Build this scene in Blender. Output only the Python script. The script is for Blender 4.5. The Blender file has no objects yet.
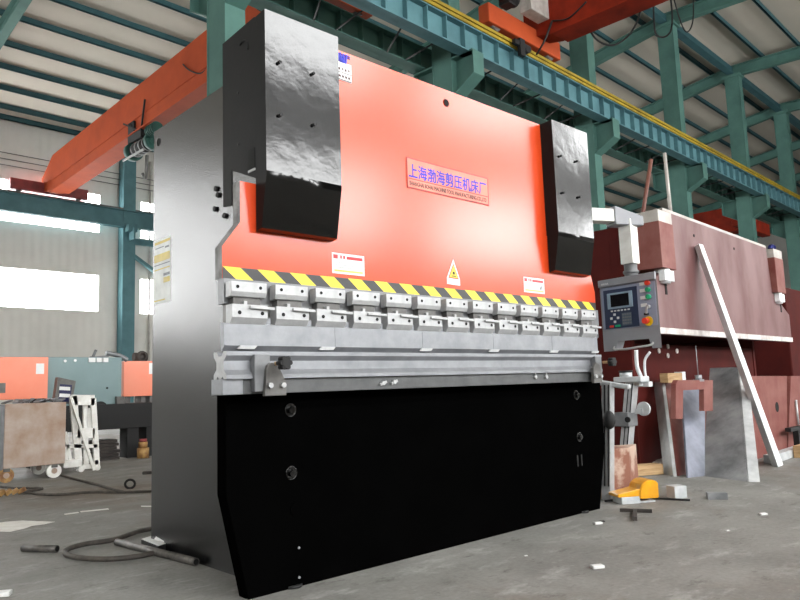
import bpy, bmesh, math, random
from mathutils import Vector, Matrix
random.seed(7)
C = bpy.context.scene.collection
R = math.radians

# ------------------------------------------------------------------ camera
FPX = 710.1
def _n(v): return Vector(v).normalized()
cX = _n((774, 60, FPX)); cY = _n((-660, 110, FPX)); cY = (cY - cX*cY.dot(cX)).normalized()
cZ = cX.cross(cY)
if cZ.y > 0: cZ = -cZ
EYE = Vector((0, 0, .85))
TH = R(2.6)                                    # the hall stands turned a little against the press brake
BX = Vector((math.cos(TH), math.sin(TH), 0)); BY = Vector((-math.sin(TH), math.cos(TH), 0))
def ray(px, py):
    v = Vector((px-400, py-300, FPX)); return Vector((v.dot(cX), v.dot(cY), v.dot(cZ)))
def P(px, py, X=None, Y=None, Z=None):         # survey helper, brake axes
    r = ray(px, py)
    t = X/r.x if X is not None else Y/r.y if Y is not None else (Z-.85)/r.z
    return EYE + r*t
def BP(px, py, X=None, Y=None, Z=None):        # survey helper, hall axes
    r = ray(px, py); r = Vector((r.dot(BX), r.dot(BY), r.z))
    t = X/r.x if X is not None else Y/r.y if Y is not None else (Z-.85)/r.z
    return EYE + r*t
def W2B(p): return Vector((p.x*math.cos(TH)+p.y*math.sin(TH), -p.x*math.sin(TH)+p.y*math.cos(TH), p.z))
cam = bpy.data.cameras.new('camera'); cam.sensor_width = 36; cam.lens = FPX/800*36; cam.clip_start = .05; cam.clip_end = 300
co = bpy.data.objects.new('camera', cam); C.objects.link(co)
right = Vector((cX.x, cY.x, cZ.x)); up = -Vector((cX.y, cY.y, cZ.y)); fwd = Vector((cX.z, cY.z, cZ.z))
M = Matrix((right, up, -fwd)).transposed().to_4x4(); M.translation = EYE
co.matrix_world = M
bpy.context.scene.camera = co

# ------------------------------------------------------------------ materials
def lin(c):
    return tuple(((v/255)/12.92 if v/255 <= .04045 else ((v/255+.055)/1.055)**2.4) for v in c) + (1,)
def mat(name, col, rough=.6, metal=0, col2=None, scale=6, amt=.5, bump=0, bscale=None, spec=.5, coat=0, coatr=.1, detail=6, stretch=(1, 1, 1), rvar=0, emit=0, sharp=(.35, .65)):
    m = bpy.data.materials.new(name); m.use_nodes = True
    nt = m.node_tree; N = nt.nodes; L = nt.links; b = N['Principled BSDF']
    b.inputs['Base Color'].default_value = lin(col)
    b.inputs['Roughness'].default_value = rough; b.inputs['Metallic'].default_value = metal
    b.inputs['Specular IOR Level'].default_value = spec
    if coat: b.inputs['Coat Weight'].default_value = coat; b.inputs['Coat Roughness'].default_value = coatr
    tc = N.new('ShaderNodeTexCoord'); mp = N.new('ShaderNodeMapping'); mp.inputs['Scale'].default_value = stretch
    L.new(tc.outputs['Object'], mp.inputs['Vector'])
    if col2 is None: col2 = tuple(v*.86 for v in col)
    n = N.new('ShaderNodeTexNoise'); n.inputs['Scale'].default_value = scale; n.inputs['Detail'].default_value = detail; n.inputs['Roughness'].default_value = .6
    L.new(mp.outputs['Vector'], n.inputs['Vector'])
    cr = N.new('ShaderNodeValToRGB'); cr.color_ramp.elements[0].position = sharp[0]; cr.color_ramp.elements[1].position = sharp[1]
    cr.color_ramp.elements[0].color = lin(col); cr.color_ramp.elements[1].color = lin(tuple(a+(c-a)*min(1, amt*2) for a, c in zip(col, col2)))
    L.new(n.outputs['Fac'], cr.inputs['Fac']); L.new(cr.outputs['Color'], b.inputs['Base Color'])
    if rvar:
        mr = N.new('ShaderNodeMapRange'); mr.inputs['From Min'].default_value = .3; mr.inputs['From Max'].default_value = .7
        mr.inputs['To Min'].default_value = max(0, rough-rvar); mr.inputs['To Max'].default_value = rough+rvar
        L.new(n.outputs['Fac'], mr.inputs['Value']); L.new(mr.outputs['Result'], b.inputs['Roughness'])
    if bump:
        n2 = N.new('ShaderNodeTexNoise'); n2.inputs['Scale'].default_value = bscale or scale*6; n2.inputs['Detail'].default_value = 4
        L.new(mp.outputs['Vector'], n2.inputs['Vector'])
        bp = N.new('ShaderNodeBump'); bp.inputs['Strength'].default_value = bump; bp.inputs['Distance'].default_value = .01
        L.new(n2.outputs['Fac'], bp.inputs['Height']); L.new(bp.outputs['Normal'], b.inputs['Normal']); L.new(bp.outputs['Normal'], b.inputs['Coat Normal'])
    if emit:
        b.inputs['Emission Color'].default_value = lin(col); b.inputs['Emission Strength'].default_value = emit
    return m
M_ = {}
M_['black'] = mat('black_gloss_paint', (3, 3, 3), .5, bump=.2, bscale=7, spec=.0, col2=(4, 4, 4), coat=1, coatr=.15)
M_['blackside'] = mat('black_side_paint', (6, 6, 7), .24, bump=.1, bscale=160, spec=.66, col2=(9, 9, 10), scale=30)
M_['blackpanel'] = mat('black_panel_paint', (3, 3, 3), .16, spec=.0, col2=(4, 4, 4))
M_['barsteel'] = mat('table_bar_steel', (92, 93, 94), .45, metal=.3, col2=(76, 77, 78), scale=10)
M_['coverside'] = mat('dark_sheet_paint', (26, 25, 25), .6, bump=.05, spec=.15)
M_['blackmatte'] = mat('black_matte', (14, 14, 15), .7)
M_['orange'] = mat('orange_gloss_paint', (198, 62, 17), .5, col2=(202, 66, 20), spec=.2, coat=.85, coatr=.2, scale=2)
M_['ramside'] = mat('primed_edge', (150, 150, 150), .6, col2=(95, 95, 95), scale=14)
M_['steel'] = mat('machined_steel', (146, 148, 152), .45, metal=.5, col2=(128, 130, 134), scale=9)
M_['steellight'] = mat('bright_steel', (178, 179, 180), .45, metal=.3, col2=(160, 161, 162), scale=20)
M_['steelmid'] = mat('mid_steel', (128, 129, 131), .45, metal=.4, col2=(108, 110, 112), scale=10)
M_['steeldark'] = mat('dark_steel', (104, 103, 101), .45, metal=.3, col2=(80, 78, 76), scale=8)
M_['slot'] = mat('dark_recess', (8, 8, 8), .9)
M_['hazyellow'] = mat('hazard_yellow', (240, 216, 60), .45)
M_['hazblack'] = mat('hazard_black', (50, 50, 52), .45)
M_['white'] = mat('white_label', (214, 215, 214), .5, col2=(208, 209, 208))
M_['redprint'] = mat('red_print', (196, 40, 50), .5)
M_['yelprint'] = mat('yellow_print', (226, 204, 96), .5)
M_['greyprint'] = mat('grey_print', (120, 124, 128), .5)
M_['blueprint'] = mat('blue_print', (16, 30, 190), .5)
M_['darkprint'] = mat('dark_print', (70, 30, 30), .5)
M_['signplate'] = mat('pink_sign_plate', (232, 138, 118), .45, spec=.25)
M_['teal'] = mat('teal_paint', (78, 115, 106), .65, col2=(66, 100, 93), scale=1.2, spec=.3)
M_['tealblue'] = mat('teal_blue_paint', (84, 124, 130), .6, col2=(72, 108, 115), scale=1.5, spec=.3)
M_['tealdark'] = mat('teal_purlin_paint', (50, 86, 90), .65, col2=(42, 74, 80), scale=1.5, spec=.3)
M_['railyellow'] = mat('rail_yellow', (160, 136, 24), .65, col2=(126, 106, 20), scale=2)
M_['crane'] = mat('crane_orange', (176, 76, 40), .7, col2=(160, 68, 38), scale=1.2, spec=.15)
M_['cranered'] = mat('crane_red', (142, 42, 22), .7, col2=(108, 32, 18), scale=1.4, spec=.15)
M_['cranedark'] = mat('carriage_red', (150, 62, 62), .55, col2=(110, 50, 52), scale=2)
M_['primer'] = mat('pink_primer', (98, 63, 62), .5, col2=(126, 98, 97), scale=2.4, amt=.5, bump=.05, stretch=(1, 1, .4), detail=12, spec=.35)
M_['primerdark'] = mat('shaded_red_primer', (74, 24, 20), .7, col2=(62, 20, 18), scale=3, detail=9, spec=.1)  # primer colour darkened to carry the shade below the ram
M_['primermid'] = mat('brown_primer', (112, 58, 52), .55, col2=(130, 84, 77), scale=4, detail=8, spec=.3)
M_['bareplate'] = mat('bare_white_steel', (226, 222, 218), .5, col2=(176, 168, 164), scale=7, metal=.2)
M_['greypaint'] = mat('panel_grey', (140, 141, 146), .45, col2=(132, 133, 138))
M_['greyface'] = mat('panel_face_grey', (142, 150, 170), .4, col2=(136, 144, 164))
M_['keypad'] = mat('keypad_blue', (40, 52, 80), .4)
M_['screenbezel'] = mat('bezel', (150, 172, 190), .4)
M_['screen'] = mat('lcd_black', (10, 8, 12), .15)
M_['btnred'] = mat('button_red', (222, 62, 40), .35)
M_['btngreen'] = mat('button_green', (14, 160, 110), .35)
M_['btnyellow'] = mat('button_yellow', (240, 196, 30), .35)
M_['sheetsteel'] = mat('sheet_steel', (158, 160, 162), .5, metal=.1, col2=(100, 102, 104), scale=3, detail=9, rvar=.1)
M_['sheetblue'] = mat('blue_grey_sheet', (118, 122, 136), .5, metal=.1, col2=(78, 82, 94), scale=3.5, detail=7, rvar=.1)
M_['galv'] = mat('galvanised', (206, 209, 210), .5, metal=.15, col2=(172, 176, 178), scale=6)
M_['whitebar'] = mat('white_bar', (228, 230, 232), .45, metal=.1, col2=(205, 208, 210), scale=6)
M_['wood'] = mat('raw_wood', (188, 158, 116), .75, col2=(150, 118, 82), scale=5, stretch=(1, 1, 8))
M_['plywood'] = mat('stained_board', (178, 152, 136), .75, col2=(130, 84, 66), scale=3.5, detail=5, amt=.6, sharp=(.48, .56))
M_['yellow'] = mat('pedal_yellow', (246, 172, 2), .3, spec=.6, coat=.4)
M_['rust'] = mat('rusty_sheet', (172, 158, 148), .6, col2=(146, 118, 98), scale=4.5, detail=8, sharp=(.35, .68))
M_['whitepaint'] = mat('white_paint', (232, 232, 228), .5, col2=(212, 210, 204), scale=9)
M_['greygreen'] = mat('grey_green_paint', (112, 134, 136), .5, col2=(104, 126, 128), scale=2)
M_['orangeglare'] = mat('far_orange_glare', (226, 122, 92), .3, col2=(228, 140, 114), scale=.8, coat=.5, coatr=.25)  # orange paint made paler, with window glare put into the colour
M_['rubber'] = mat('rubber_hose', (62, 58, 54), .7, col2=(86, 80, 74), scale=20)
M_['pipe'] = mat('pipe_steel', (70, 68, 66), .5, metal=.4, col2=(104, 100, 96), scale=20)
M_['scrap'] = mat('scrap_brown', (62, 56, 52), .8, col2=(44, 40, 38), scale=6)
M_['motor'] = mat('motor_green', (40, 92, 82), .6, col2=(30, 70, 64), scale=5)
M_['wall'] = mat('wall_sheet', (204, 202, 196), .7, col2=(194, 192, 186), scale=.8, spec=.3)
M_['roof'] = mat('roof_sheet', (184, 178, 166), .7, col2=(180, 174, 162), scale=.7, spec=.2, bump=.0)
M_['blue'] = mat('blue_cloth', (24, 34, 110), .7)
M_['pale'] = mat('pale_steel', (186, 182, 176), .5, metal=.2, col2=(160, 154, 148), scale=5)
M_['brown'] = mat('brown_pipe', (110, 66, 54), .6)
M_['mudyellow'] = mat('dusty_yellow', (176, 140, 82), .6, col2=(120, 80, 50), scale=12)

def emis(name, col, s):
    m = bpy.data.materials.new(name); m.use_nodes = True; N = m.node_tree.nodes; N.clear()
    e = N.new('ShaderNodeEmission'); e.inputs['Color'].default_value = col; e.inputs['Strength'].default_value = s
    o = N.new('ShaderNodeOutputMaterial'); m.node_tree.links.new(e.outputs[0], o.inputs[0]); return m
M_['daylight'] = emis('daylight_pane', (.98, .99, .99, 1), 24)
M_['bluescreen'] = emis('blue_screen', (.1, .25, .9, 1), .5)

def floor_mat():
    m = bpy.data.materials.new('worn_concrete'); m.use_nodes = True
    nt = m.node_tree; N = nt.nodes; L = nt.links; b = N['Principled BSDF']
    tc = N.new('ShaderNodeTexCoord')
    def noise(sc, det, stretch=(1, 1, 1), rough=.6, dist=0):
        mp = N.new('ShaderNodeMapping'); mp.inputs['Scale'].default_value = stretch; L.new(tc.outputs['Object'], mp.inputs['Vector'])
        n = N.new('ShaderNodeTexNoise'); n.inputs['Scale'].default_value = sc; n.inputs['Detail'].default_value = det
        n.inputs['Roughness'].default_value = rough; n.inputs['Distortion'].default_value = dist
        L.new(mp.outputs['Vector'], n.inputs['Vector']); return n
    def ramp(n, a, bb, c0, c1):
        r = N.new('ShaderNodeValToRGB'); r.color_ramp.elements[0].position = a; r.color_ramp.elements[1].position = bb
        r.color_ramp.elements[0].color = c0; r.color_ramp.elements[1].color = c1; L.new(n.outputs['Fac'], r.inputs['Fac']); return r
    def mix(fac, a, bb, mode='MIX', f=1):
        x = N.new('ShaderNodeMix'); x.data_type = 'RGBA'; x.blend_type = mode
        if fac is None: x.inputs['Factor'].default_value = f
        else: L.new(fac, x.inputs['Factor'])
        for s, v in (('A', a), ('B', bb)):
            i = [q for q in x.inputs if q.name == s and q.type == 'RGBA'][0]
            if isinstance(v, tuple): i.default_value = v
            else: L.new(v, i)
        return [q for q in x.outputs if q.type == 'RGBA'][0]
    base = ramp(noise(1.3, 10, rough=.7), .3, .7, lin((116, 115, 112)), lin((148, 147, 143)))
    brown = ramp(noise(.5, 6, dist=.5), .5, .64, (0, 0, 0, 1), (.8, .8, .8, 1))
    c1 = mix(brown.outputs['Color'], base.outputs['Color'], lin((120, 109, 99)))
    light = ramp(noise(2.6, 12, (1, 2.0, 1), .72), .54, .66, (0, 0, 0, 1), (.6, .6, .6, 1))
    c2 = mix(light.outputs['Color'], c1, lin((176, 175, 172)))
    dark = ramp(noise(4.5, 9, (1, 1.8, 1), .75), .57, .68, (0, 0, 0, 1), (.7, .7, .7, 1))
    c3 = mix(dark.outputs['Color'], c2, lin((80, 77, 73)))
    fine = ramp(noise(45, 6), .35, .7, (.8, .8, .8, 1), (1, 1, 1, 1))
    c4 = mix(None, c3, fine.outputs['Color'], 'MULTIPLY')
    L.new(c4, b.inputs['Base Color'])
    rr = N.new('ShaderNodeMapRange'); rr.inputs['From Min'].default_value = .35; rr.inputs['From Max'].default_value = .65
    rr.inputs['To Min'].default_value = .5; rr.inputs['To Max'].default_value = .75
    n = noise(1.1, 6); L.new(n.outputs['Fac'], rr.inputs['Value']); L.new(rr.outputs['Result'], b.inputs['Roughness'])
    b.inputs['Specular IOR Level'].default_value = .25
    bp = N.new('ShaderNodeBump'); bp.inputs['Strength'].default_value = .25; bp.inputs['Distance'].default_value = .01
    L.new(noise(14, 8).outputs['Fac'], bp.inputs['Height']); L.new(bp.outputs['Normal'], b.inputs['Normal'])
    return m
M_['floor'] = floor_mat()

def corrugated(name, col, axis, pitch, depth=.3, seam=None):
    m = mat(name, col, .65, spec=.3, scale=.5, col2=tuple(v*.94 for v in col))
    nt = m.node_tree; N = nt.nodes; L = nt.links; b = N['Principled BSDF']
    tc = N.new('ShaderNodeTexCoord'); w = N.new('ShaderNodeTexWave'); w.bands_direction = axis
    w.inputs['Scale'].default_value = 1/pitch*.5*math.pi/5; L.new(tc.outputs['Object'], w.inputs['Vector'])
    bp = N.new('ShaderNodeBump'); bp.inputs['Strength'].default_value = depth; bp.inputs['Distance'].default_value = .03
    L.new(w.outputs['Fac'], bp.inputs['Height']); L.new(bp.outputs['Normal'], b.inputs['Normal'])
    return m
M_['wallsheet'] = corrugated('corrugated_wall', (208, 206, 200), 'X', .35, .35)

# ------------------------------------------------------------------ mesh helpers
def nb(): return bmesh.new()
def quadfaces(bm, vs, faces, mi=0):
    V = [bm.verts.new(v) for v in vs]
    out = []
    for f in faces:
        F = bm.faces.new([V[i] for i in f]); F.material_index = mi; out.append(F)
    return V, out
def hexa(bm, p, mi=0, bev=0):                  # 8 corners: bottom 4 ccw, top 4 ccw
    V, F = quadfaces(bm, p, [(0, 3, 2, 1), (4, 5, 6, 7), (0, 1, 5, 4), (1, 2, 6, 5), (2, 3, 7, 6), (3, 0, 4, 7)], mi)
    if bev:
        es = list({e for f in F for e in f.edges})
        bmesh.ops.bevel(bm, geom=es, offset=bev, segments=2, affect='EDGES', profile=.5, material=-1)
    return V
def box(bm, x0, x1, y0, y1, z0, z1, bev=0, mi=0):
    return hexa(bm, [(x0, y0, z0), (x1, y0, z0), (x1, y1, z0), (x0, y1, z0), (x0, y0, z1), (x1, y0, z1), (x1, y1, z1), (x0, y1, z1)], mi, bev)
def prism(bm, pts, plane, a, b, mi=0, bev=0):  # polygon in plane 'XZ','YZ','XY' pushed from a to b on the third axis
    def v(u, w, t):
        return {'XZ': (u, t, w), 'YZ': (t, u, w), 'XY': (u, w, t)}[plane]
    A = [bm.verts.new(v(u, w, a)) for u, w in pts]; B = [bm.verts.new(v(u, w, b)) for u, w in pts]
    n = len(pts); F = [bm.faces.new(A), bm.faces.new(B[::-1])]
    for i in range(n):
        F.append(bm.faces.new((A[i], B[i], B[(i+1) % n], A[(i+1) % n])))
    for f in F: f.material_index = mi
    if bev:
        es = list({e for f in F[:2] for e in f.edges})
        bmesh.ops.bevel(bm, geom=es, offset=bev, segments=2, affect='EDGES', profile=.5, material=-1)
    return F
def cyl(bm, p0, p1, r, seg=16, r2=None, mi=0, caps=True):
    p0 = Vector(p0); p1 = Vector(p1); d = (p1-p0).normalized(); r2 = r if r2 is None else r2
    u = d.orthogonal().normalized(); w = d.cross(u)
    A = []; B = []
    for i in range(seg):
        a = 2*math.pi*i/seg; k = u*math.cos(a)+w*math.sin(a)
        A.append(bm.verts.new(p0+k*r)); B.append(bm.verts.new(p1+k*r2))
    for i in range(seg):
        f = bm.faces.new((A[i], A[(i+1) % seg], B[(i+1) % seg], B[i])); f.smooth = True; f.material_index = mi
    if caps:
        bm.faces.new(A[::-1]).material_index = mi; bm.faces.new(B).material_index = mi
def smooth_pts(pts, k=6):
    pts = [Vector(p) for p in pts]; out = []
    for i in range(len(pts)-1):
        p0 = pts[max(0, i-1)]; p1 = pts[i]; p2 = pts[i+1]; p3 = pts[min(len(pts)-1, i+2)]
        for j in range(k):
            t = j/k
            out.append(.5*((2*p1)+(p2-p0)*t+(2*p0-5*p1+4*p2-p3)*t*t+(-p0+3*p1-3*p2+p3)*t**3))
    out.append(pts[-1]); return out
def tube(bm, pts, r, seg=8, smooth=True, k=6):
    pts = smooth_pts(pts, k) if smooth else [Vector(p) for p in pts]
    rings = []; u = None
    for i, p in enumerate(pts):
        d = (pts[min(i+1, len(pts)-1)]-pts[max(i-1, 0)]).normalized()
        if u is None: u = d.orthogonal().normalized()
        u = (u-d*u.dot(d)).normalized(); w = d.cross(u)
        rings.append([bm.verts.new(p+(u*math.cos(2*math.pi*j/seg)+w*math.sin(2*math.pi*j/seg))*r) for j in range(seg)])
    for a, b in zip(rings, rings[1:]):
        for j in range(seg):
            f = bm.faces.new((a[j], a[(j+1) % seg], b[(j+1) % seg], b[j])); f.smooth = True
    bm.faces.new(rings[0][::-1]); bm.faces.new(rings[-1])
def bar(bm, p0, p1, w, h, upv=(0, 0, 1), mi=0, bev=0):      # rectangular bar between two points
    p0 = Vector(p0); p1 = Vector(p1); d = (p1-p0).normalized(); s = d.cross(Vector(upv)).normalized(); t = s.cross(d)
    s = s*w/2; t = t*h/2
    return hexa(bm, [p0-s-t, p0+s-t, p0+s+t, p0-s+t, p1-s-t, p1+s-t, p1+s+t, p1-s+t], mi, bev)
def slab(bm, a, b, c, d, n, mi=0, bev=0):      # quad a b c d thickened by the vector n
    n = Vector(n); a, b, c, d = map(Vector, (a, b, c, d))
    return hexa(bm, [a, b, b+n, a+n, d, c, c+n, d+n], mi, bev)
def torus(bm, c, axis, R0, r, seg=24, s2=8, a0=0, a1=2*math.pi):
    c = Vector(c); ax = Vector(axis).normalized(); u = ax.orthogonal().normalized(); w = ax.cross(u)
    pts = [c+(u*math.cos(a0+(a1-a0)*i/seg)+w*math.sin(a0+(a1-a0)*i/seg))*R0 for i in range(seg+1)]
    tube(bm, pts, r, s2, False)

FR = {}                                         # object -> (base, frame)
def tagit(o, label=None, cat=None, group=None, kind=None):
    if label: o['label'] = label
    if cat: o['category'] = cat
    if group: o['group'] = group
    if kind: o['kind'] = kind
def place(o, base, fr):
    b = Vector(base)
    o.location = (BX*b.x+BY*b.y+Vector((0, 0, b.z))) if fr else b
    o.rotation_euler = (0, 0, TH if fr else 0)
    FR[o.name] = (b, fr)
def thing(name, label, cat, base=(0, 0, 0), fr=0, group=None):
    o = bpy.data.objects.new(name, None); C.objects.link(o); o.empty_display_size = .1
    place(o, base, fr); tagit(o, label, cat, group); return o
def obj(name, bm, m, parent=None, label=None):
    r = parent
    if parent is not None:
        while r.parent is not None: r = r.parent
        bmesh.ops.translate(bm, verts=bm.verts, vec=-FR[r.name][0])
    bmesh.ops.recalc_face_normals(bm, faces=bm.faces)
    me = bpy.data.meshes.new(name); bm.to_mesh(me); bm.free()
    for x in (m if isinstance(m, (list, tuple)) else [m]): me.materials.append(M_[x] if isinstance(x, str) else x)
    o = bpy.data.objects.new(name, me); C.objects.link(o)
    if parent is not None: o.parent = parent
    if label: o['label'] = label
    return o
def one(name, bm, m, label, cat, base=(0, 0, 0), fr=0, group=None, kind=None):
    bmesh.ops.translate(bm, verts=bm.verts, vec=-Vector(base))
    o = obj(name, bm, m); place(o, base, fr); tagit(o, label, cat, group, kind); return o
def struct(name, bm, m, fr=1):
    o = obj(name, bm, m); place(o, (0, 0, 0), fr); o['kind'] = 'structure'; return o
def copy_tree(o, parent=None):
    c = o.copy(); C.objects.link(c); c.parent = parent
    if parent is None: FR[c.name] = FR[o.name]
    for ch in list(o.children): copy_tree(ch, c)
    return c
def move(o, base, fr): place(o, base, fr)
_dep = None
def text(name, s, size, loc, xdir, updir, m, parent, align='LEFT', ext=.0006, sx=1.0, bold=0):
    cu = bpy.data.curves.new(name, 'FONT'); cu.body = s; cu.size = size; cu.extrude = ext; cu.align_x = align; cu.resolution_u = 3
    t = bpy.data.objects.new(name, cu); C.objects.link(t)
    dg = bpy.context.evaluated_depsgraph_get(); me = bpy.data.meshes.new_from_object(t.evaluated_get(dg))
    bpy.data.objects.remove(t)
    X = Vector(xdir).normalized(); U = Vector(updir).normalized(); Nn = X.cross(U)
    if bold:
        b2 = bmesh.new()
        for ox, oy in ((0, 0), (bold, 0), (-bold, 0), (0, bold), (0, -bold)):
            k0 = len(b2.verts); b2.from_mesh(me); b2.verts.ensure_lookup_table()
            for v in b2.verts[k0:]: v.co += Vector((ox, oy, (ox+2*oy)*.01))
        b2.to_mesh(me); b2.free()
    mt = Matrix((X*sx, U, Nn)).transposed().to_4x4(); mt.translation = Vector(loc)
    me.transform(mt)
    r = parent
    while r.parent is not None: r = r.parent
    me.transform(Matrix.Translation(-FR[r.name][0]))
    me.materials.clear(); me.materials.append(M_[m]); me.name = name
    o = bpy.data.objects.new(name, me); C.objects.link(o); o.parent = parent; return o

# ================================================================== THE HALL (hall axes)
COLX = [6.6, 12.8, 19.45, 26.15, 33.05, 39.8]
X0, X1, YW, YF = -24, 68, 30.3, -9.5
def roofz(y): return 15.1-.15*(y-10.7) if y > 10.7 else 15.1-.04*(10.7-y)
bm = nb(); box(bm, X0, X1, YF, YW, -.2, 0); struct('floor', bm, 'floor')
bm = nb()
for ya, yb in ((YF-.2, 10.7), (10.7, YW+.2)):
    za, zb = roofz(ya), roofz(yb)
    hexa(bm, [(X0, ya, za), (X1, ya, za), (X1, yb, zb), (X0, yb, zb), (X0, ya, za+.15), (X1, ya, za+.15), (X1, yb, zb+.15), (X0, yb, zb+.15)])
struct('ceiling', bm, 'roof')
# long walls pierced by two bands of windows, one window per bay

bayx = [13.5+6.7*k for k in range(-6, 9)]
wn = 0
def longwall(name, y0, y1, top, ypane, wx0, wx1, bands):
    global wn
    bm = nb()
    zs = [0, bands[0][0], bands[0][1], bands[1][0], bands[1][1], top]
    for i in (0, 2, 4): box(bm, X0, X1, y0, y1, zs[i], zs[i+1])
    for z0, z1 in bands:
        xs = X0
        for bx_ in bayx:
            a, b = bx_+.75, bx_+5.6
            if b > X1: break
            if a < wx0 or b > wx1: continue
            box(bm, xs, a, y0, y1, z0, z1); xs = b
            wn += 1
            w = nb(); box(w, a, b, ypane, ypane+.02, z0, z1); struct('window_%d' % wn, w, 'daylight')
        box(bm, xs, X1, y0, y1, z0, z1)
    struct(name, bm, 'wallsheet')
longwall('wall_back', YW, YW+.15, 12.2, YW+.08, -20, 42, ((4.5, 6.05), (7.93, 9.6)))
longwall('wall_front', YF-.15, YF, 14.4, YF-.08, -18, 34, ((4.6, 6.7), (9.0, 11.2)))  # unseen wall: bands set to suit reflections, leftmost windows added to light the floor
for nm, x0, x1 in (('wall_left', X0-.15, X0), ('wall_right', X1, X1+.15)):
    bm = nb(); prism(bm, [(YF, 0), (YW, 0), (YW, roofz(YW)), (10.7, 15.1), (YF, roofz(YF))], 'YZ', x0, x1); struct(nm, bm, 'wall')
for k in range(0):
    wn += 1; w = nb(); y0 = -6+9*k; box(w, X0+.01, X0+.03, y0, y0+6, 4.5, 9.0 if k else 9.0); struct('window_%d' % wn, w, 'daylight')

# middle column row
ords = ['nearest the left cylinder cover, rising behind the black press brake', 'behind the middle of the orange ram, under the yellow rail',
        'just right of the right cylinder cover', 'behind the red-brown press brake, third from the right edge', 'second from the right edge, with its top at a rafter',
        'last one at the right edge of the view']
def hcol(bm, x, y, z0, z1, wx=.36, dy=.6, t=.03):
    box(bm, x-wx/2+.015, x+wx/2-.015, y-dy/2+t, y+dy/2-t, z0, z1)
    box(bm, x-wx/2, x+wx/2, y-dy/2, y-dy/2+t, z0, z1); box(bm, x-wx/2, x+wx/2, y+dy/2-t, y+dy/2, z0, z1)
YC = 10.7
for i, x in enumerate(COLX):
    t = thing('steel_column', 'teal steel column '+ords[i], 'column', (x, YC, 0), 1, 'teal columns of the middle row')
    bm = nb(); hcol(bm, x, YC, 0, 14.42, .42, .62); box(bm, x-.4, x+.4, YC-.45, YC+.45, 0, .03)
    box(bm, x-.3, x+.3, YC-.4, YC+.4, 14.3, 14.42); obj('shaft', bm, 'teal', t)
    for s in (-1, 1):
        bm = nb()
        y0 = YC+s*.31; y1 = YC+s*.95
        prism(bm, [(y0, 7.75), (y1, 8.1), (y1, 8.65), (y0, 8.65)], 'YZ', x-.02, x+.02)
        prism(bm, [(y0, 7.72), (y1, 8.07), (y1, 8.1), (y0, 7.75)], 'YZ', x-.2, x+.2)
        prism(bm, [(y0, 8.64), (y1, 8.64), (y1, 8.68), (y0, 8.68)], 'YZ', x-.2, x+.2)
        prism(bm, [(y1-.02, 8.08), (y1, 8.08), (y1, 8.65), (y1-.02, 8.65)], 'YZ', x-.2, x+.2)
        obj('bracket', bm, 'teal', t)
# runway beams
def runway(name, label, y, z0, z1, m, rail, stiff=.65, half=.2):
    t = thing(name, label, 'crane runway', (COLX[0], y, z0), 1)
    bm = nb(); xa, xb = -6, X1-1
    box(bm, xa, xb, y-.01, y+.01, z0, z1); box(bm, xa, xb, y-half, y+half, z0, z0+.03); box(bm, xa, xb, y-half, y+half, z1-.03, z1)
    if stiff:
        x = xa+.3
        while x < xb: box(bm, x-.012, x+.012, y-half*.85, y+half*.85, z0+.03, z1-.03); x += stiff
    obj('beam', bm, m, t)
    bm = nb()
    if rail == 'yellow':
        box(bm, xa, xb, y-.2, y-.06, z1+.005, z1+.085); box(bm, xa, xb, y-.2, y-.02, z1+.12, z1+.2); box(bm, xa, xb, y-.12, y-.1, z1+.08, z1+.12)
        obj('rail', bm, 'railyellow', t)
    else:
        box(bm, xa, xb, y-.04, y+.04, z1, z1+.1); obj('rail', bm, 'steeldark', t)
    return t
rw = runway('crane_runway', 'ribbed blue-teal crane runway beam carrying the yellow rail, nearest the camera', 10.0, 8.64, 9.29, 'tealblue', 'yellow', half=.17)
runway('crane_runway', 'darker ribbed teal crane runway beam on the far side of the columns', 11.45, 8.70, 9.28, 'teal', 'plain')
runway('crane_runway', 'smooth teal crane runway beam along the white wall at the far left', 29.75, 8.17, 8.93, 'tealblue', 'plain', stiff=None, half=.15)
for k in range(34):                                # lacing rods between the two middle runways
    x = COLX[0]+.8+k*1.1
    if min(abs(x+.3-c) for c in COLX) < .45: continue
    bm = nb(); cyl(bm, (x, 10.17, 8.72), (x+.6*(1 if k % 2 else .2), 11.27, 8.72), .022, 6)
    obj('lacing_rod', bm, 'blackmatte', rw)
# wall columns
for x, lb in ((13.45, 'teal column against the far white wall, left of the black press brake'),):
    t = thing('steel_column', lb, 'column', (x, 29.9, 0), 1)
    bm = nb(); hcol(bm, x, 29.95, 0, 11.7, .55, .5); obj('shaft', bm, 'tealblue', t)
    bm = nb(); box(bm, x-.2, x+.2, 29.35, 29.7, 7.95, 8.29); box(bm, x-.03, x+.03, 29.2, 29.7, 7.6, 8.1); obj('bracket', bm, 'tealblue', t)
t = thing('wall_brace', 'slanting teal brace with crossbeam right of the far wall column', 'brace', (14.5, 29.9, 5.5), 1)
bm = nb(); bar(bm, (13.72, 29.9, 7.0), (17.6, 29.9, 4.6), .2, .14); obj('diagonal', bm, 'tealblue', t)
bm = nb(); box(bm, 13.72, 20, 29.8, 29.95, 7.5, 7.75); obj('crossbeam', bm, 'tealblue', t)
for k, x in enumerate((14.6, 15.4, 16.0)):
    bm = nb(); cyl(bm, (x, 30.15, 0), (x, 30.15, 11.5), .05, 8)
    one('wall_pipe', bm, 'pale', 'thin grey vertical pipe on the corrugated wall right of the far teal column', 'pipe', (x, 30.15, 0), 1, 'vertical pipes on the far wall')
for k, z in enumerate((10.05, 10.3, 10.55)):
    bm = nb(); cyl(bm, (-10, 30.1, z), (30, 30.1, z+.15), .018, 6)
    one('wall_wire', bm, 'steeldark', 'thin wire running along the white wall above the far runway', 'wire', (0, 30.1, z), 1, 'wires along the far wall')

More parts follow.
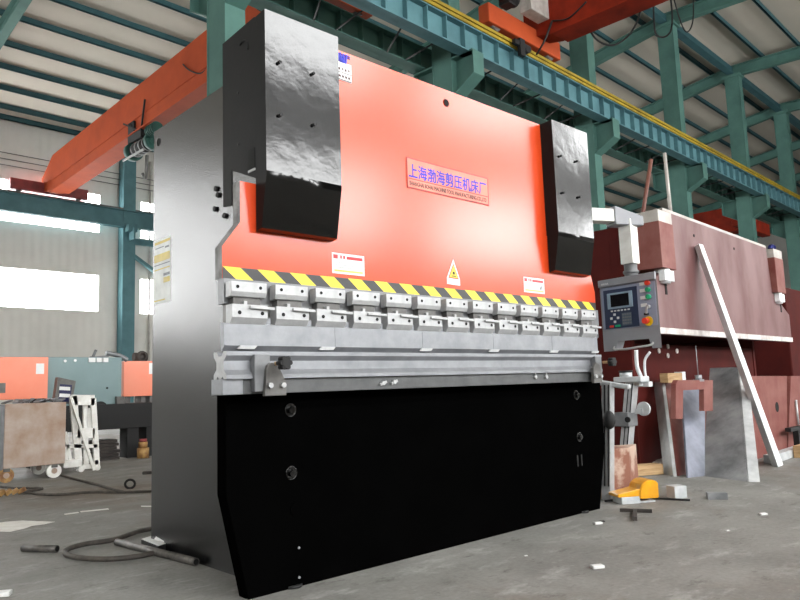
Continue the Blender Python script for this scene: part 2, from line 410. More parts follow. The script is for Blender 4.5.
# rafters, purlins
rx = [-.2]+COLX+[46.5, 53.2, 59.9, 66.4]
rl = ['crossing the top left corner'] + ['over the teal column '+o for o in ords]
for i, x in enumerate(rx):
    vis = i < len(rl)
    bm = nb()
    for ya, yb in ((-9.3, 10.7), (10.7, 30.1)):
        for z0, z1, hw in ((-.72, -.68, .14), (-.68, -.26, .012), (-.26, -.22, .14)):
            za, zb = roofz(ya), roofz(yb)
            hexa(bm, [(x-hw, ya, za+z0), (x+hw, ya, za+z0), (x+hw, yb, zb+z0), (x-hw, yb, zb+z0), (x-hw, ya, za+z1), (x+hw, ya, za+z1), (x+hw, yb, zb+z1), (x-hw, yb, zb+z1)])
    if vis and i: lb, g = 'teal roof rafter over the '+['', 'column nearest the left cylinder cover', 'column behind the middle of the orange ram', 'column just right of the right cylinder cover', 'third column from the right edge', 'second column from the right edge', 'last column at the right edge'][i], 'roof rafters'
    elif i == 0: lb, g = 'teal roof rafter crossing the top left corner of the view', 'roof rafters'
    else: lb, g = 'teal roof rafter in the far right depth of the hall beyond the columns', 'distant roof rafters'
    one('roof_rafter', bm, 'teal', lb, 'rafter', (x, 10.7, 14.3), 1, g)
py_ = [30.1, 29.3, 27.95, 26.55, 25.15, 23.6, 22.1, 20.5, 19.0, 17.5, 16.0, 14.5, 13.0, 11.6, 9.4, 7.9, 6.4, 4.9]
for i, y in enumerate(py_):
    bm = nb(); z = roofz(y); box(bm, -8, X1-1, y-.03, y+.03, z-.2, z-.005)
    box(bm, -8, X1-1, y-.03, y+.06, z-.2, z-.185)
    lb = ('dark teal roof purlin along the eave of the far white wall' if i == 0 else
          'dark teal roof purlin over the near bay, seen at the top right' if y < 10.7 else 'dark teal roof purlin crossing the pale roof beyond the columns')
    g = None if i == 0 else 'near bay roof purlins' if y < 10.7 else 'far bay roof purlins'
    one('roof_purlin', bm, 'tealdark', lb, 'purlin', (0, y, z-.2), 1, g)
t = thing('ridge_beam', 'dark teal beam linking the column tops under the roof', 'beam', (COLX[0], YC, 14.3), 1)
bm = nb(); box(bm, -6, X1-1, YC-.02, YC+.02, 14.45, 14.85); box(bm, -6, X1-1, YC-.15, YC+.15, 14.43, 14.46); obj('beam', bm, 'tealdark', t)

# far bay bridge crane
t = thing('bridge_crane', 'orange bridge crane girder spanning the far bay at the upper left', 'crane', (9.7, 20.6, 8.9), 1)
def gx(y): return 10.1-.045*(29.6-y)
bm = nb()
hexa(bm, [(gx(11.7)-.25, 11.7, 8.93), (gx(11.7)+.25, 11.7, 8.93), (gx(28.6)+.25, 28.6, 8.93), (gx(28.6)-.25, 28.6, 8.93),
          (gx(11.7)-.25, 11.7, 10.4), (gx(11.7)+.25, 11.7, 10.4), (gx(28.6)+.25, 28.6, 10.4), (gx(28.6)-.25, 28.6, 10.4)])
hexa(bm, [(gx(28.6)-.25, 28.6, 8.93), (gx(28.6)+.25, 28.6, 8.93), (gx(29.9)+.25, 29.9, 9.2), (gx(29.9)-.25, 29.9, 9.2),
          (gx(28.6)-.25, 28.6, 10.4), (gx(28.6)+.25, 28.6, 10.4), (gx(29.9)+.25, 29.9, 9.75), (gx(29.9)-.25, 29.9, 9.75)])
hexa(bm, [(gx(11.7)-.34, 11.7, 8.88), (gx(11.7)+.34, 11.7, 8.88), (gx(28.4)+.34, 28.4, 8.88), (gx(28.4)-.34, 28.4, 8.88),
          (gx(11.7)-.34, 11.7, 8.93), (gx(11.7)+.34, 11.7, 8.93), (gx(28.4)+.34, 28.4, 8.93), (gx(28.4)-.34, 28.4, 8.93)])
hexa(bm, [(gx(11.7)-.27, 11.7, 9.36), (gx(11.7)-.25, 11.7, 9.36), (gx(28.6)-.25, 28.6, 9.36), (gx(28.6)-.27, 28.6, 9.36),
          (gx(11.7)-.27, 11.7, 9.4), (gx(11.7)-.25, 11.7, 9.4), (gx(28.6)-.25, 28.6, 9.4), (gx(28.6)-.27, 28.6, 9.4)])
obj('girder', bm, 'crane', t)
for y, nm in ((29.75, 'far'), (11.45, 'near')):
    z = 9.02 if y > 20 else 9.4
    bm = nb(); xc = gx(y) if y > 20 else gx(y)+.1
    box(bm, xc-1.5, xc+1.5, y-.18, y+.18, z+.06, z+.5, .03); obj('end_carriage', bm, 'cranedark' if y > 20 else 'crane', t)
    for s in (-1.15, 1.15):
        bm = nb(); cyl(bm, (xc+s, y-.07, z+.15), (xc+s, y+.07, z+.15), .15, 16); obj('wheel', bm, 'steeldark', t)
# festoon straps on the girder
for k, y in enumerate((13.4, 15.4, 17.2)):
    bm = nb(); x = gx(y)-.29
    tube(bm, [(x, y, 9.9), (x-.03, y-.45, 9.55), (x, y-1.0, 9.3), (x, y-1.5, 9.45)], .022, 6); obj('cable', bm, 'blackmatte', t)
# hoist under girder (seen beside the press brake's rear edge)
hy = 20.2; hx = gx(hy)
t = thing('electric_hoist', 'green and silver electric hoist hanging under the orange girder', 'hoist', (hx, hy, 8.2), 1)
bm = nb(); cyl(bm, (hx-.15, hy-.6, 8.4), (hx-.15, hy+.6, 8.4), .2, 20)
obj('drum', bm, 'blackmatte', t)
for s_, r_ in ((-.68, .26), (.62, .28)):
    bm = nb(); cyl(bm, (hx-.15, hy+s_-.1, 8.4), (hx-.15, hy+s_+.1, 8.4), r_, 20); cyl(bm, (hx-.15, hy+s_-.16, 8.4), (hx-.15, hy+s_+.16, 8.4), r_*.7, 20); obj('end_cap', bm, 'motor', t)
for k in range(4):
    bm = nb(); torus(bm, (hx-.15, hy-.38+.25*k, 8.4), (0, 1, 0), .205, .018); obj('rope_ring', bm, 'steellight', t)
bm = nb(); cyl(bm, (hx-.32, hy-1.35, 8.6), (hx-.32, hy-.85, 8.6), .17, 16)
for k in range(5): cyl(bm, (hx-.32, hy-1.3+.1*k, 8.6), (hx-.32, hy-1.27+.1*k, 8.6), .195, 16)
obj('motor', bm, 'motor', t)
bm = nb(); bar(bm, (hx-.4, hy-.6, 8.12), (hx-.4, hy+.8, 8.12), .05, .05); bar(bm, (hx-.4, hy+.3, 8.1), (hx-.4, hy+.3, 8.7), .05, .05); obj('guard_rail', bm, 'steellight', t)
bm = nb(); box(bm, hx-.35, hx+.1, hy-.3, hy+.3, 8.6, 8.86, .02); box(bm, hx-.3, hx-.22, hy+.3, hy+.7, 8.65, 9.3); obj('trolley', bm, 'blackmatte', t)
for a, b in (((hx-.3, hy-.2, 8.8), (hx-.35, hy-.55, 9.7)), ((hx-.3, hy, 8.9), (hx-.35, hy+.9, 9.35))):
    bm = nb(); bar(bm, a, b, .05, .05); obj('collector_arm', bm, 'blackmatte', t)
bm = nb(); tube(bm, [(hx-.1, hy-.2, 8.1), (hx-.1, hy-.15, 7.6), (hx-.05, hy, 7.45), (hx-.1, hy+.1, 7.6)], .05, 8); obj('hook', bm, 'steeldark', t)

# near bay bridge crane on the yellow rail
t = thing('bridge_crane', 'red-orange bridge crane riding on the yellow rail at the top centre', 'crane', (15.7, 9.9, 9.65), 1)
bm = nb(); hexa(bm, [(15.35, -8.6, 9.8), (15.95, -8.6, 9.8), (15.95, 9.3, 9.8), (15.35, 9.3, 9.8), (15.35, -8.6, 11.3), (15.95, -8.6, 11.3), (15.95, 9.3, 11.3), (15.35, 9.3, 11.3)])
hexa(bm, [(15.35, 9.3, 9.8), (15.95, 9.3, 9.8), (15.95, 10.1, 10.0), (15.35, 10.1, 10.0), (15.35, 9.3, 11.3), (15.95, 9.3, 11.3), (15.95, 10.1, 10.7), (15.35, 10.1, 10.7)])
box(bm, 15.28, 16.02, -8.6, 9.2, 9.76, 9.8); obj('girder', bm, 'cranered', t)
bm = nb(); box(bm, 13.3, 16.5, 9.72, 10.05, 9.6, 10.1, .03); obj('end_carriage', bm, 'crane', t)
for x in (13.7, 16.1):
    bm = nb(); cyl(bm, (x, 9.8, 9.66), (x, 9.95, 9.66), .16, 16); obj('wheel', bm, 'steeldark', t)
bm = nb(); box(bm, 14.3, 15.1, 9.15, 9.5, 10.05, 10.6, .02); obj('control_box', bm, 'pale', t)
bm = nb(); cyl(bm, (13.4, 9.5, 10.3), (14.1, 9.5, 10.3), .17, 14); box(bm, 13.7, 14.0, 9.4, 9.7, 10.1, 10.6); obj('drive_motor', bm, 'blackmatte', t)
bm = nb(); box(bm, 14.2, 14.9, 9.62, 9.72, 9.3, 9.42); box(bm, 14.4, 14.6, 9.6, 9.7, 9.05, 9.5); cyl(bm, (14.75, 9.6, 9.3), (14.75, 9.72, 9.3), .1, 12); obj('current_collector', bm, 'blackmatte', t)
bm = nb(); tube(bm, [(15.3, 9.2, 10.1), (15.2, 9.4, 9.6), (15.25, 9.7, 9.35)], .03, 6); tube(bm, [(15.3, 8.2, 10.2), (15.25, 8.7, 9.95), (15.3, 9.2, 10.1)], .02, 6)
obj('collector_cable', bm, 'blackmatte', t)
g_ = lambda *l: [BP(x, y, Y=9.3) for x, y in l]
bm = nb(); tube(bm, g_((579, -12), (583, 6), (590, 30), (600, 42), (614, 45), (628, 36), (637, 22), (641, 8), (643, -12)), .03, 6, k=8)
one('hanging_cable', bm, 'blackmatte', 'large black cable loop drooping from the red crane before the columns', 'cable', BP(579, -12, Y=9.3), 1)
bm = nb(); tube(bm, g_((653, -12), (654, 20), (656, 34), (664, 37), (671, 30), (672, 12), (669, -12)), .03, 6, k=8); tube(bm, g_((671, -12), (680, 20), (687, 32), (693, 20), (693, -12)), .025, 6, k=8)
one('hanging_cable', bm, 'blackmatte', 'smaller black cable loops hanging at the top beside the third column from the right', 'cable', BP(653, -12, Y=9.3), 1)
# distant crane
t = thing('bridge_crane', 'small red crane carriage under the distant runway beyond the red-brown press brake', 'crane', (35.5, 11.45, 9.4), 1)
bm = nb(); box(bm, 33.5, 37.5, 11.1, 11.5, 7.6, 8.2, .03); obj('end_carriage', bm, 'cranered', t)
bm = nb(); box(bm, 35.1, 35.9, 11.5, 28, 7.7, 8.9); obj('girder', bm, 'cranered', t)

# ================================================================== THE PRESS BRAKE (brake axes)
PB = thing('press_brake', 'large black and orange press brake filling the middle of the hall', 'press brake', (2.9, 3.3, 0))
XL, XR = 1.747, 4.10
for s, x0, x1 in ((0, XL, XL+.06), (1, XR-.06, XR)):
    bm = nb(); prism(bm, [(4.02, 0), (4.02, 2.433), (2.80, 2.433), (2.80, 1.36), (3.12, 1.30), (3.12, .98), (2.78, .92), (2.78, 0)], 'YZ', x0, x1, bev=.003)
    sp = obj('side_plate', bm, 'blackside', PB)
    if s == 0:
        for y, z in ((3.243, 1.897), (3.223, 1.86), (3.255, 1.793), (3.155, 1.737)):
            bm = nb(); cyl(bm, (x0-.012, y, z), (x0+.005, y, z), .014, 12); obj('bolt', bm, 'blackmatte', sp)
        bm = nb(); cyl(bm, (x0-.002, 3.95, 2.349), (x0+.005, 3.95, 2.349), .024, 16); obj('lifting_hole', bm, 'slot', sp)
        bm = nb(); box(bm, x0-.0015, x0, 3.782, 4.0, 1.376, 1.752); st = obj('specification_sticker', bm, 'pale', PB, 'pale sheet with yellow bands')
        st.data.materials[0] = mat('sticker_paper', (232, 236, 232), .5)
PB_ST = sp
stk = [o for o in PB.children if o.name.startswith('side_plate')][0]
stick = [o for o in PB.children if o.name.startswith('specification')][0]
for nm_, mm_, rows in (('yellow_print', 'yelprint', ((1.62, 1.665, 3.79, 3.995), (1.725, 1.74, 3.79, 3.99), (1.49, 1.52, 3.79, 3.87), (1.572, 1.578, 3.79, 3.995), (1.39, 1.397, 3.85, 3.995))),
                       ('grey_print', 'greyprint', ((1.53, 1.545, 3.79, 3.87), (1.60, 1.605, 3.79, 3.995), (1.69, 1.70, 3.80, 3.85), (1.70, 1.705, 3.87, 3.98)))):
    bm = nb()
    for z0, z1, y0, y1 in rows: box(bm, XL-.003, XL-.0015, y0, y1, z0, z1)
    obj(nm_, bm, mm_, stick)
# body between the side plates
bm = nb(); box(bm, XL+.06, XR-.06, 2.95, 3.95, 1.75, 2.42, .01); obj('oil_tank', bm, 'blackmatte', PB)
bm = nb(); box(bm, XL+.06, XR-.06, 2.79, 2.9, .1, .84); obj('table_body', bm, 'blackmatte', PB)
# front panel
bm = nb(); prism(bm, [(1.59, .0), (1.49, .43), (1.49, .842), (4.355, .842), (4.36, .42), (4.25, 0)], 'XZ', 2.695, 2.775, bev=.003)
fp = obj('base_panel', bm, 'blackpanel', PB)
for x, z in ((1.807, .765), (1.807, .49), (4.052, .757), (4.056, .484)):
    bm = nb(); cyl(bm, (x, 2.695, z), (x, 2.674, z), .017, 6); cyl(bm, (x, 2.697, z), (x, 2.69, z), .028, 18); torus(bm, (x, 2.692, z), (0, 1, 0), .028, .003, 20, 6); obj('bolt', bm, 'black', fp)
bm = nb(); cyl(bm, (1.83, 2.697, .33), (1.83, 2.69, .33), .03, 24); obj('plug', bm, 'blackpanel', fp)
for x, z in ((1.84, .155), (1.84, .03)):
    bm = nb(); cyl(bm, (x, 2.696, z+.01), (x, 2.69, z+.01), .006, 10); obj('screw', bm, 'steel', fp)
for x in (4.02, 4.065):
    bm = nb(); box(bm, x-.006, x+.006, 2.69, 2.696, .3, .37); obj('slot', bm, 'slot', fp)
for x in (1.82, 4.07):
    bm = nb(); cyl(bm, (x, 2.72, 0), (x, 2.72, .012), .045, 20); obj('foot', bm, 'blackmatte', PB)
# ram
ram_pts = [(1.474, 1.333), (1.474, 1.473), (1.562, 1.59), (1.562, 1.775), (1.70, 1.775), (1.70, 2.56), (4.15, 2.56), (4.15, 1.775), (4.277, 1.775), (4.277, 1.64), (4.32, 1.60), (4.364, 1.46), (4.364, 1.333)]
bm = nb(); F = prism(bm, ram_pts, 'XZ', 2.695, 2.755)
for f in F[2:]: f.material_index = 1
ram = obj('ram', bm, ['orange', 'ramside'], PB)
bm = nb(); cyl(bm, (2.918, 2.6955, 2.479), (2.918, 2.69, 2.479), .019, 20); obj('lifting_eye', bm, 'slot', ram)
bm = nb(); torus(bm, (2.918, 2.694, 2.479), (0, 1, 0), .021, .003); obj('eye_rim', bm, 'cranered', ram)
bm = nb(); prism(bm, [(1.474, 1.225), (1.474, 1.333), (4.364, 1.333), (4.364, 1.225)], 'XZ', 2.68, 2.735); obj('clamp_rail', bm, 'steelmid', PB)
bm = nb(); prism(bm, [(1.49, 1.14), (1.49, 1.225), (4.33, 1.225), (4.33, 1.14)], 'XZ', 2.668, 2.72); obj('tool_holder', bm, 'steeldark', PB)
# hazard tape
bm = nb(); n = 17; xa, xb = 1.476, 4.362; p = (xb-xa)/n; sl = .066; z0, z1 = 1.334, 1.387
def clampx(x): return min(max(x, xa), xb)
for k in range(-1, n+1):
    for j in (0, 1):
        a = xa+k*p+(j*p*.5); b = a+p*.5
        c = [(clampx(a+sl), z0), (clampx(b+sl), z0), (clampx(b), z1), (clampx(a), z1)]
        if c[1][0]-c[0][0] < 1e-4 and c[2][0]-c[3][0] < 1e-4: continue
        cc = []
        for q in c:
            if not cc or (abs(cc[-1][0]-q[0]) > 1e-5 or abs(cc[-1][1]-q[1]) > 1e-5): cc.append(q)
        if len(cc) > 2: prism(bm, cc, 'XZ', 2.6935, 2.695, mi=j)
obj('hazard_tape', bm, ['hazyellow', 'hazblack'], PB, 'yellow and black striped tape')
# sign plate, logo, labels
bm = nb(); box(bm, 2.58, 3.255, 2.6915, 2.695, 1.918, 2.086); sg = obj('sign_plate', bm, 'signplate', PB, 'pink maker plate with blue lettering')
bm = nb()
for a, b, c, d in ((2.58, 3.255, 2.082, 2.086), (2.58, 3.255, 1.918, 1.922), (2.58, 2.584, 1.918, 2.086), (3.251, 3.255, 1.918, 2.086), (2.59, 3.25, 1.968, 1.972)):
    box(bm, a, b, 2.690, 2.6915, c, d)
obj('plate_border', bm, 'redprint', sg)
text('plate_lettering', '上海渤海剪压机床厂', .084, (2.590, 2.6912, 1.984), (1, 0, 0), (0, 0, 1), 'blueprint', sg, sx=.86, bold=.0016)
text('plate_small_lettering', 'SHANGHAI BOHAI MACHINE TOOL MANUFACTURING CO.,LTD', .032, (2.596, 2.6912, 1.935), (1, 0, 0), (0, 0, 1), 'darkprint', sg, sx=.69, bold=.0007)
bm = nb(); box(bm, 2.06, 2.212, 2.6925, 2.695, 2.402, 2.50); lg = obj('logo_label', bm, 'white', PB, 'white label with blue emblem')
bm = nb()
for i in range(5):
    prism(bm, [(2.09+.022*i, 2.545-.01*(i % 2)), (2.10+.022*i, 2.552), (2.15+.008*i, 2.50), (2.14+.008*i, 2.496)], 'XZ', 2.6912, 2.695)
for z in (2.53, 2.54): box(bm, 2.08, 2.205, 2.6911, 2.695, z, z+.004)
obj('emblem', bm, 'blueprint', lg)
bm = nb(); box(bm, 2.06, 2.21, 2.6918, 2.693, 2.443, 2.446); box(bm, 2.06, 2.21, 2.6918, 2.693, 2.404, 2.408)
for k in range(4): box(bm, 2.13+.02*k, 2.14+.02*k, 2.6918, 2.693, 2.455+.004*(k % 2), 2.468); box(bm, 2.13+.02*k, 2.142+.02*k, 2.6918, 2.693, 2.418, 2.430)
obj('label_print', bm, 'darkprint', lg)
def warn(x0, x1, z0, z1, tick):
    bm = nb(); box(bm, x0, x1, 2.6930, 2.695, z0, z1, .0); l = obj('warning_label', bm, 'white', PB, 'white label with red heading and yellow foot')
    h = z1-z0; w = x1-x0
    bm = nb(); box(bm, x0+.008, x0+.035, 2.6922, 2.693, z1-.028, z1-.008)
    box(bm, x0+.05, x0+.06, 2.6922, 2.693, z1-.026, z1-.01); box(bm, x0+.068, x0+.08, 2.6922, 2.693, z1-.026, z1-.01)
    box(bm, x0+.09, x1-.012, 2.6922, 2.693, z1-.027, z1-.012); obj('heading', bm, 'redprint', l)
    bm = nb(); box(bm, x0+.012, x1-.012, 2.6922, 2.693, z0+.01, z0+.019); obj('footer', bm, 'yelprint', l)
    bm = nb()
    for k in range(3): box(bm, x0+.02, x1-.06, 2.6922, 2.693, z0+.03+.012*k, z0+.032+.012*k)
    if tick: prism(bm, [(x1-.055, z0+.045), (x1-.045, z0+.025), (x1-.035, z0+.022), (x1-.015, z0+.065), (x1-.04, z0+.04)], 'XZ', 2.692, 2.693)
    obj('small_print', bm, 'greyprint', l)
warn(2.060, 2.262, 1.406, 1.507, 0); warn(3.556, 3.770, 1.411, 1.508, 1)
bm = nb(); prism(bm, [(2.861, 1.412), (2.967, 1.408), (2.967, 1.445), (2.919, 1.556), (2.861, 1.447)], 'XZ', 2.693, 2.695); tr = obj('triangle_label', bm, 'white', PB, 'white and yellow warning triangle')
bm = nb(); prism(bm, [(2.872, 1.447), (2.957, 1.443), (2.918, 1.532)], 'XZ', 2.6925, 2.693); obj('triangle_outline', bm, 'redprint', tr)
bm = nb(); prism(bm, [(2.880, 1.452), (2.949, 1.449), (2.918, 1.521)], 'XZ', 2.692, 2.6925); obj('triangle_field', bm, 'hazyellow', tr)
bm = nb(); cyl(bm, (2.917, 2.6915, 1.476), (2.917, 2.692, 1.476), .009, 16); bar(bm, (2.9, 2.6917, 1.459), (2.934, 2.6917, 1.459), .0006, .005); obj('hazard_symbol', bm, 'blackmatte', tr)
# cylinder covers
def cover(x0, x1, left):
    prof = [(2.600, 2.567), (2.600, 1.815)]                              # lower front bends back towards the ram
    for k in range(1, 13):
        a = k/12; prof.append((2.600+.0035*a*a, 1.815-.03*a))
    prof += [(2.645, 1.565), (2.69, 1.557), (2.69, 2.56)]
    bm = nb(); F = prism(bm, prof, 'YZ', x0, x1)
    for f in F[:2]: f.material_index = 1
    for f in F[3:15]: f.smooth = True
    cv = obj('cylinder_cover', bm, ['black', 'coverside'], PB)
    for xs, xe in ((x0, x0+.008), (x1-.008, x1)):
        bm = nb(); prism(bm, [(2.69, 2.566), (2.985, 2.55), (2.985, 1.73), (2.905, 1.72), (2.905, 1.89), (2.69, 1.80)], 'YZ', xs, xe); obj('side_sheet', bm, 'coverside', cv)
    bm = nb(); box(bm, x0+.008, x1-.008, 2.76, 2.98, 2.5, 2.548); obj('top_sheet', bm, 'coverside', cv)
    cx = (x0+x1)/2
    for x, z in ((x0+.07, 2.33), (x1-.16, 2.33), (x0+.07, 2.08), (x1-.16, 2.08)):
        bm = nb(); cyl(bm, (x, 2.6, z), (x, 2.585, z), .0075, 10); obj('screw', bm, 'blackmatte', cv)
    if left:
        bm = nb(); box(bm, x0-.002, x0+.002, 2.695, 2.75, 1.85, 1.945); obj('window_cutout', bm, 'slot', cv)
        bm = nb(); box(bm, x0-.004, x0+.0, 2.69, 2.75, 1.838, 1.848); obj('clip', bm, 'steellight', cv)
        bm = nb(); torus(bm, (x0-.001, 2.79, 2.44), (1, 0, 0), .045, .006, 20, 6, R(10), R(150)); obj('handle_cutout', bm, 'slot', cv)
        for y, z in ((2.84, 2.25), (2.84, 2.0)):
            bm = nb(); cyl(bm, (x0-.003, y, z), (x0+.002, y, z), .007, 10); obj('screw', bm, 'blackmatte', cv)
cover(1.64, 2.057, 1); cover(3.83, 4.247, 0)
# thirteen tool clamps
W = .172; pitch = .2159
def clamp(x):
    bm = nb(); box(bm, x+.02, x+W-.02, 2.64, 2.69, 1.20, 1.26, .003); cl = obj('clamp', bm, 'steeldark', PB)
    bm = nb(); prism(bm, [(2.668, 1.247), (2.628, 1.252), (2.62, 1.272), (2.62, 1.314), (2.668, 1.314)], 'YZ', x, x+W, bev=.002); obj('upper_jaw', bm, 'steellight', cl)
    bm = nb(); prism(bm, [(2.668, 1.134), (2.632, 1.136), (2.615, 1.162), (2.615, 1.217), (2.668, 1.217)], 'YZ', x, x+W, bev=.002); obj('lower_jaw', bm, 'steellight', cl)
    for fx in (.03, .14):
        bm = nb(); cyl(bm, (x+fx, 2.6195, 1.292), (x+fx, 2.618, 1.292), .0075, 12); obj('bolt', bm, 'slot', cl)
        bm = nb(); cyl(bm, (x+fx+.005, 2.6145, 1.182), (x+fx+.005, 2.613, 1.182), .0085, 12); obj('bolt', bm, 'slot', cl)
    bm = nb(); bar(bm, (x+.08, 2.607, 1.206), (x+.198, 2.604, 1.203), .01, .012, bev=.002); obj('lever', bm, 'steellight', cl)
    bm = nb(); box(bm, x+.06, x+.075, 2.62, 2.655, 1.214, 1.232); obj('lever_stop', bm, 'steellight', cl)
    bm = nb(); box(bm, x+W+.002, x+W+.03, 2.64, 2.668, 1.128, 1.165); obj('spacer', bm, 'steel', cl)
    return cl
c0 = clamp(1.475)
for k in range(1, 13):
    c = copy_tree(c0, PB); c.location.x += k*pitch
# punch in four lengths, die, table bar
xs = [1.447, 2.02, 2.59, 3.16, 3.73, 4.252]
for a, b in zip(xs, xs[1:]):
    bm = nb(); prism(bm, [(2.645, 1.14), (2.632, 1.135), (2.632, 1.045), (2.645, 1.03), (2.652, 1.022), (2.66, 1.03), (2.664, 1.14)], 'YZ', a+.0008, b-.0008); obj('punch', bm, 'steel', PB)
for px in (245, 325, 424, 492, 552, 593):
    x = P(px, 352, Y=2.64).x
    bm = nb(); prism(bm, [(x-.045, 1.03), (x-.03, 1.045), (x+.05, 1.045), (x+.035, 1.03)], 'XZ', 2.622, 2.632); obj('punch_notch', bm, 'steellight', PB)
DY = 2.635
die = [(-.053, .905), (-.03, .905), (-.02, .918), (-.008, .905), (.008, .905), (.02, .918), (.03, .905), (.053, .905), (.053, .925), (.03, .945), (.03, .975), (.053, .998), (.053, 1.018),
       (.03, 1.018), (.012, .999), (-.012, .999), (-.03, 1.018), (-.053, 1.018), (-.053, 1.001), (-.030, .980), (-.030, .943), (-.053, .922)]
bm = nb(); F = prism(bm, [(DY+a, z) for a, z in die], 'YZ', 1.43, 4.21); 
F[0].material_index = 1; F[1].material_index = 1
obj('die', bm, ['steel', 'steellight'], PB)
bm = nb(); box(bm, 1.515, 4.2, 2.598, 2.69, .842, .904, .002); tb = obj('table_bar', bm, 'barsteel', PB)
bm = nb(); box(bm, 1.42, 1.474+.04, 2.596, 2.69, .842, .906, .002); obj('bar_end', bm, 'steel', tb)
for px, py, up_ in ((382, 383, 0), (393, 382, 0), (534, 377, 1), (545, 377, 1)):
    q = P(px, py, Y=2.6)
    bm = nb(); cyl(bm, (q.x, 2.598, q.z), (q.x, 2.583, q.z), .011, 6)
    if up_: box(bm, q.x-.003, q.x+.003, 2.585, 2.597, q.z, q.z+.045)
    else: bar(bm, (q.x-.02, 2.59, q.z-.008), (q.x+.02, 2.59, q.z+.006), .008, .012)
    obj('bolt', bm, 'steellight', tb)
def endbracket(x, sc):
    bm = nb(); box(bm, x-.035, x+.04, 2.565, 2.60, .85, 1.005, .003); br = obj('support_bracket', bm, 'steelmid', PB)
    pts = [(x+.0, .832), (x+.105*sc, .832), (x+.105*sc, .885), (x+.075*sc, .94)]
    pts += [(x+.04*sc+.03*math.cos(R(a)), .94+.03*math.sin(R(a))) for a in (20, 60, 100, 140, 180)]
    if sc < 0: pts = [(x-.0, .832), (x-.095, .832), (x-.095, .93), (x-.06, .965), (x-.02, .95), (x, .9)]
    bm = nb(); prism(bm, pts, 'XZ', 2.545, 2.565, bev=.002); obj('plate', bm, 'steeldark', br)
    for dx in (.022, .085):
        bm = nb(); cyl(bm, (x+dx*sc, 2.545, .875), (x+dx*sc, 2.53, .875), .011, 14); obj('bolt', bm, 'steellight', br)
    kx = x+.055*sc if sc > 0 else x+.03
    bm = nb(); cyl(bm, (kx, 2.55, .965), (kx, 2.49, .965), .009, 10); obj('stud', bm, 'wood', br)
    bm = nb()
    for k in range(6):
        a = k*math.pi/3; cyl(bm, (kx+.02*math.cos(a), 2.50, .965+.02*math.sin(a)), (kx+.02*math.cos(a), 2.465, .965+.02*math.sin(a)), .010, 10)
    cyl(bm, (kx, 2.502, .965), (kx, 2.463, .965), .021, 16); obj('knob', bm, 'blackmatte', br)
endbracket(1.585, 1); endbracket(4.14, -1)

# ---- control pendant on its arm
L0 = Vector((4.72, 2.87, 0)); d = Vector((math.sin(R(6.2)), math.cos(R(6.2)), 0)); PW = .485
U = -d; Nn = Vector((-d.y, d.x, 0)); Nn = Nn if Nn.x < 0 else -Nn        # U runs left to right in the view, Nn faces the operator
ztop = P(601, 281, X=4.72).z; 
def PZ(py): return P(601, py, X=4.72).z
ZT = ztop; ZB = P(601, 352, X=4.72).z; H = ZT-ZB
CP = thing('control_pendant', 'grey control panel hanging from a white arm beside the press brake', 'control panel', (4.85, 2.65, ZB))
def pt(u, v, n=0): return L0+U*(u*PW)+Nn*n+Vector((0, 0, ZT-v*H))
def pbox(bm, u0, u1, v0, v1, n0, n1, bev=0, mi=0):
    hexa(bm, [pt(u0, v1, n0), pt(u1, v1, n0), pt(u1, v1, n1), pt(u0, v1, n1), pt(u0, v0, n0), pt(u1, v0, n0), pt(u1, v0, n1), pt(u0, v0, n1)], mi, bev)
bm = nb()
uv = [(0, 0), (1, 0), (1, 1), (.85, 1), (.80, .87), (.27, .87), (.20, 1), (0, 1)]
A = [bm.verts.new(pt(u, v, 0)) for u, v in uv]; B = [bm.verts.new(pt(.04+u*.80, v*.96+.02, -.09)) for u, v in uv]
bm.faces.new(A); bm.faces.new(B[::-1])
for i in range(8): bm.faces.new((A[i], B[i], B[(i+1) % 8], A[(i+1) % 8]))
obj('housing', bm, 'greypaint', CP)
bm = nb(); pbox(bm, 0, 1, 0, .10, 0, .02, .003); obj('hood', bm, 'greypaint', CP)
text('panel_lettering', 'SHHUA', .02, pt(.06, .075, .0205), U, (0, 0, 1), 'white', CP)
bm = nb(); pbox(bm, .03, .97, .11, .70, 0, .004); fc = obj('face_plate', bm, 'greyface', CP)
bm = nb(); pbox(bm, .07, .67, .15, .69, .004, .007); kp = obj('keypad', bm, 'keypad', CP)
bm = nb(); pbox(bm, .14, .59, .20, .42, .007, .013, .002); obj('screen_frame', bm, 'screenbezel', kp)
bm = nb(); pbox(bm, .205, .53, .225, .395, .013, .0145); obj('screen', bm, 'screen', kp)
for k in range(6):
    bm = nb(); pbox(bm, .19+.06*k, .225+.06*k, .44, .46, .007, .010); obj('key', bm, 'white', kp)
for u, v in ((.25, .50), (.25, .60), (.19, .55), (.31, .55)):
    bm = nb(); pbox(bm, u-.02, u+.02, v-.016, v+.016, .007, .010); obj('key', bm, 'white', kp)
bm = nb(); pbox(bm, .38, .55, .49, .66, .007, .009); obj('number_pad', bm, mat('number_pad_grey', (84, 96, 112), .5), kp)
for i in range(4):
    for j in range(4):
        bm = nb(); pbox(bm, .39+.04*i, .42+.04*i, .50+.04*j, .525+.04*j, .009, .0105); obj('key', bm, 'greyprint', kp)
bm = nb(); pbox(bm, .15, .22, .645, .675, .007, .010); obj('stop_key', bm, 'btnred', kp)
bm = nb(); pbox(bm, .25, .34, .645, .675, .007, .010); obj('start_key', bm, 'btngreen', kp)
for v, c in ((.135, 'btnred'), (.225, 'btngreen'), (.32, 'btngreen'), (.42, None)):
    bm = nb(); pbox(bm, .72, .82, v-.022, v+.022, .004, .007); obj('name_tag', bm, 'white', fc)
    if c:
        bm = nb(); cyl(bm, pt(.87, v, .004), pt(.87, v, .03), .0165, 18); obj('push_button', bm, c, fc)
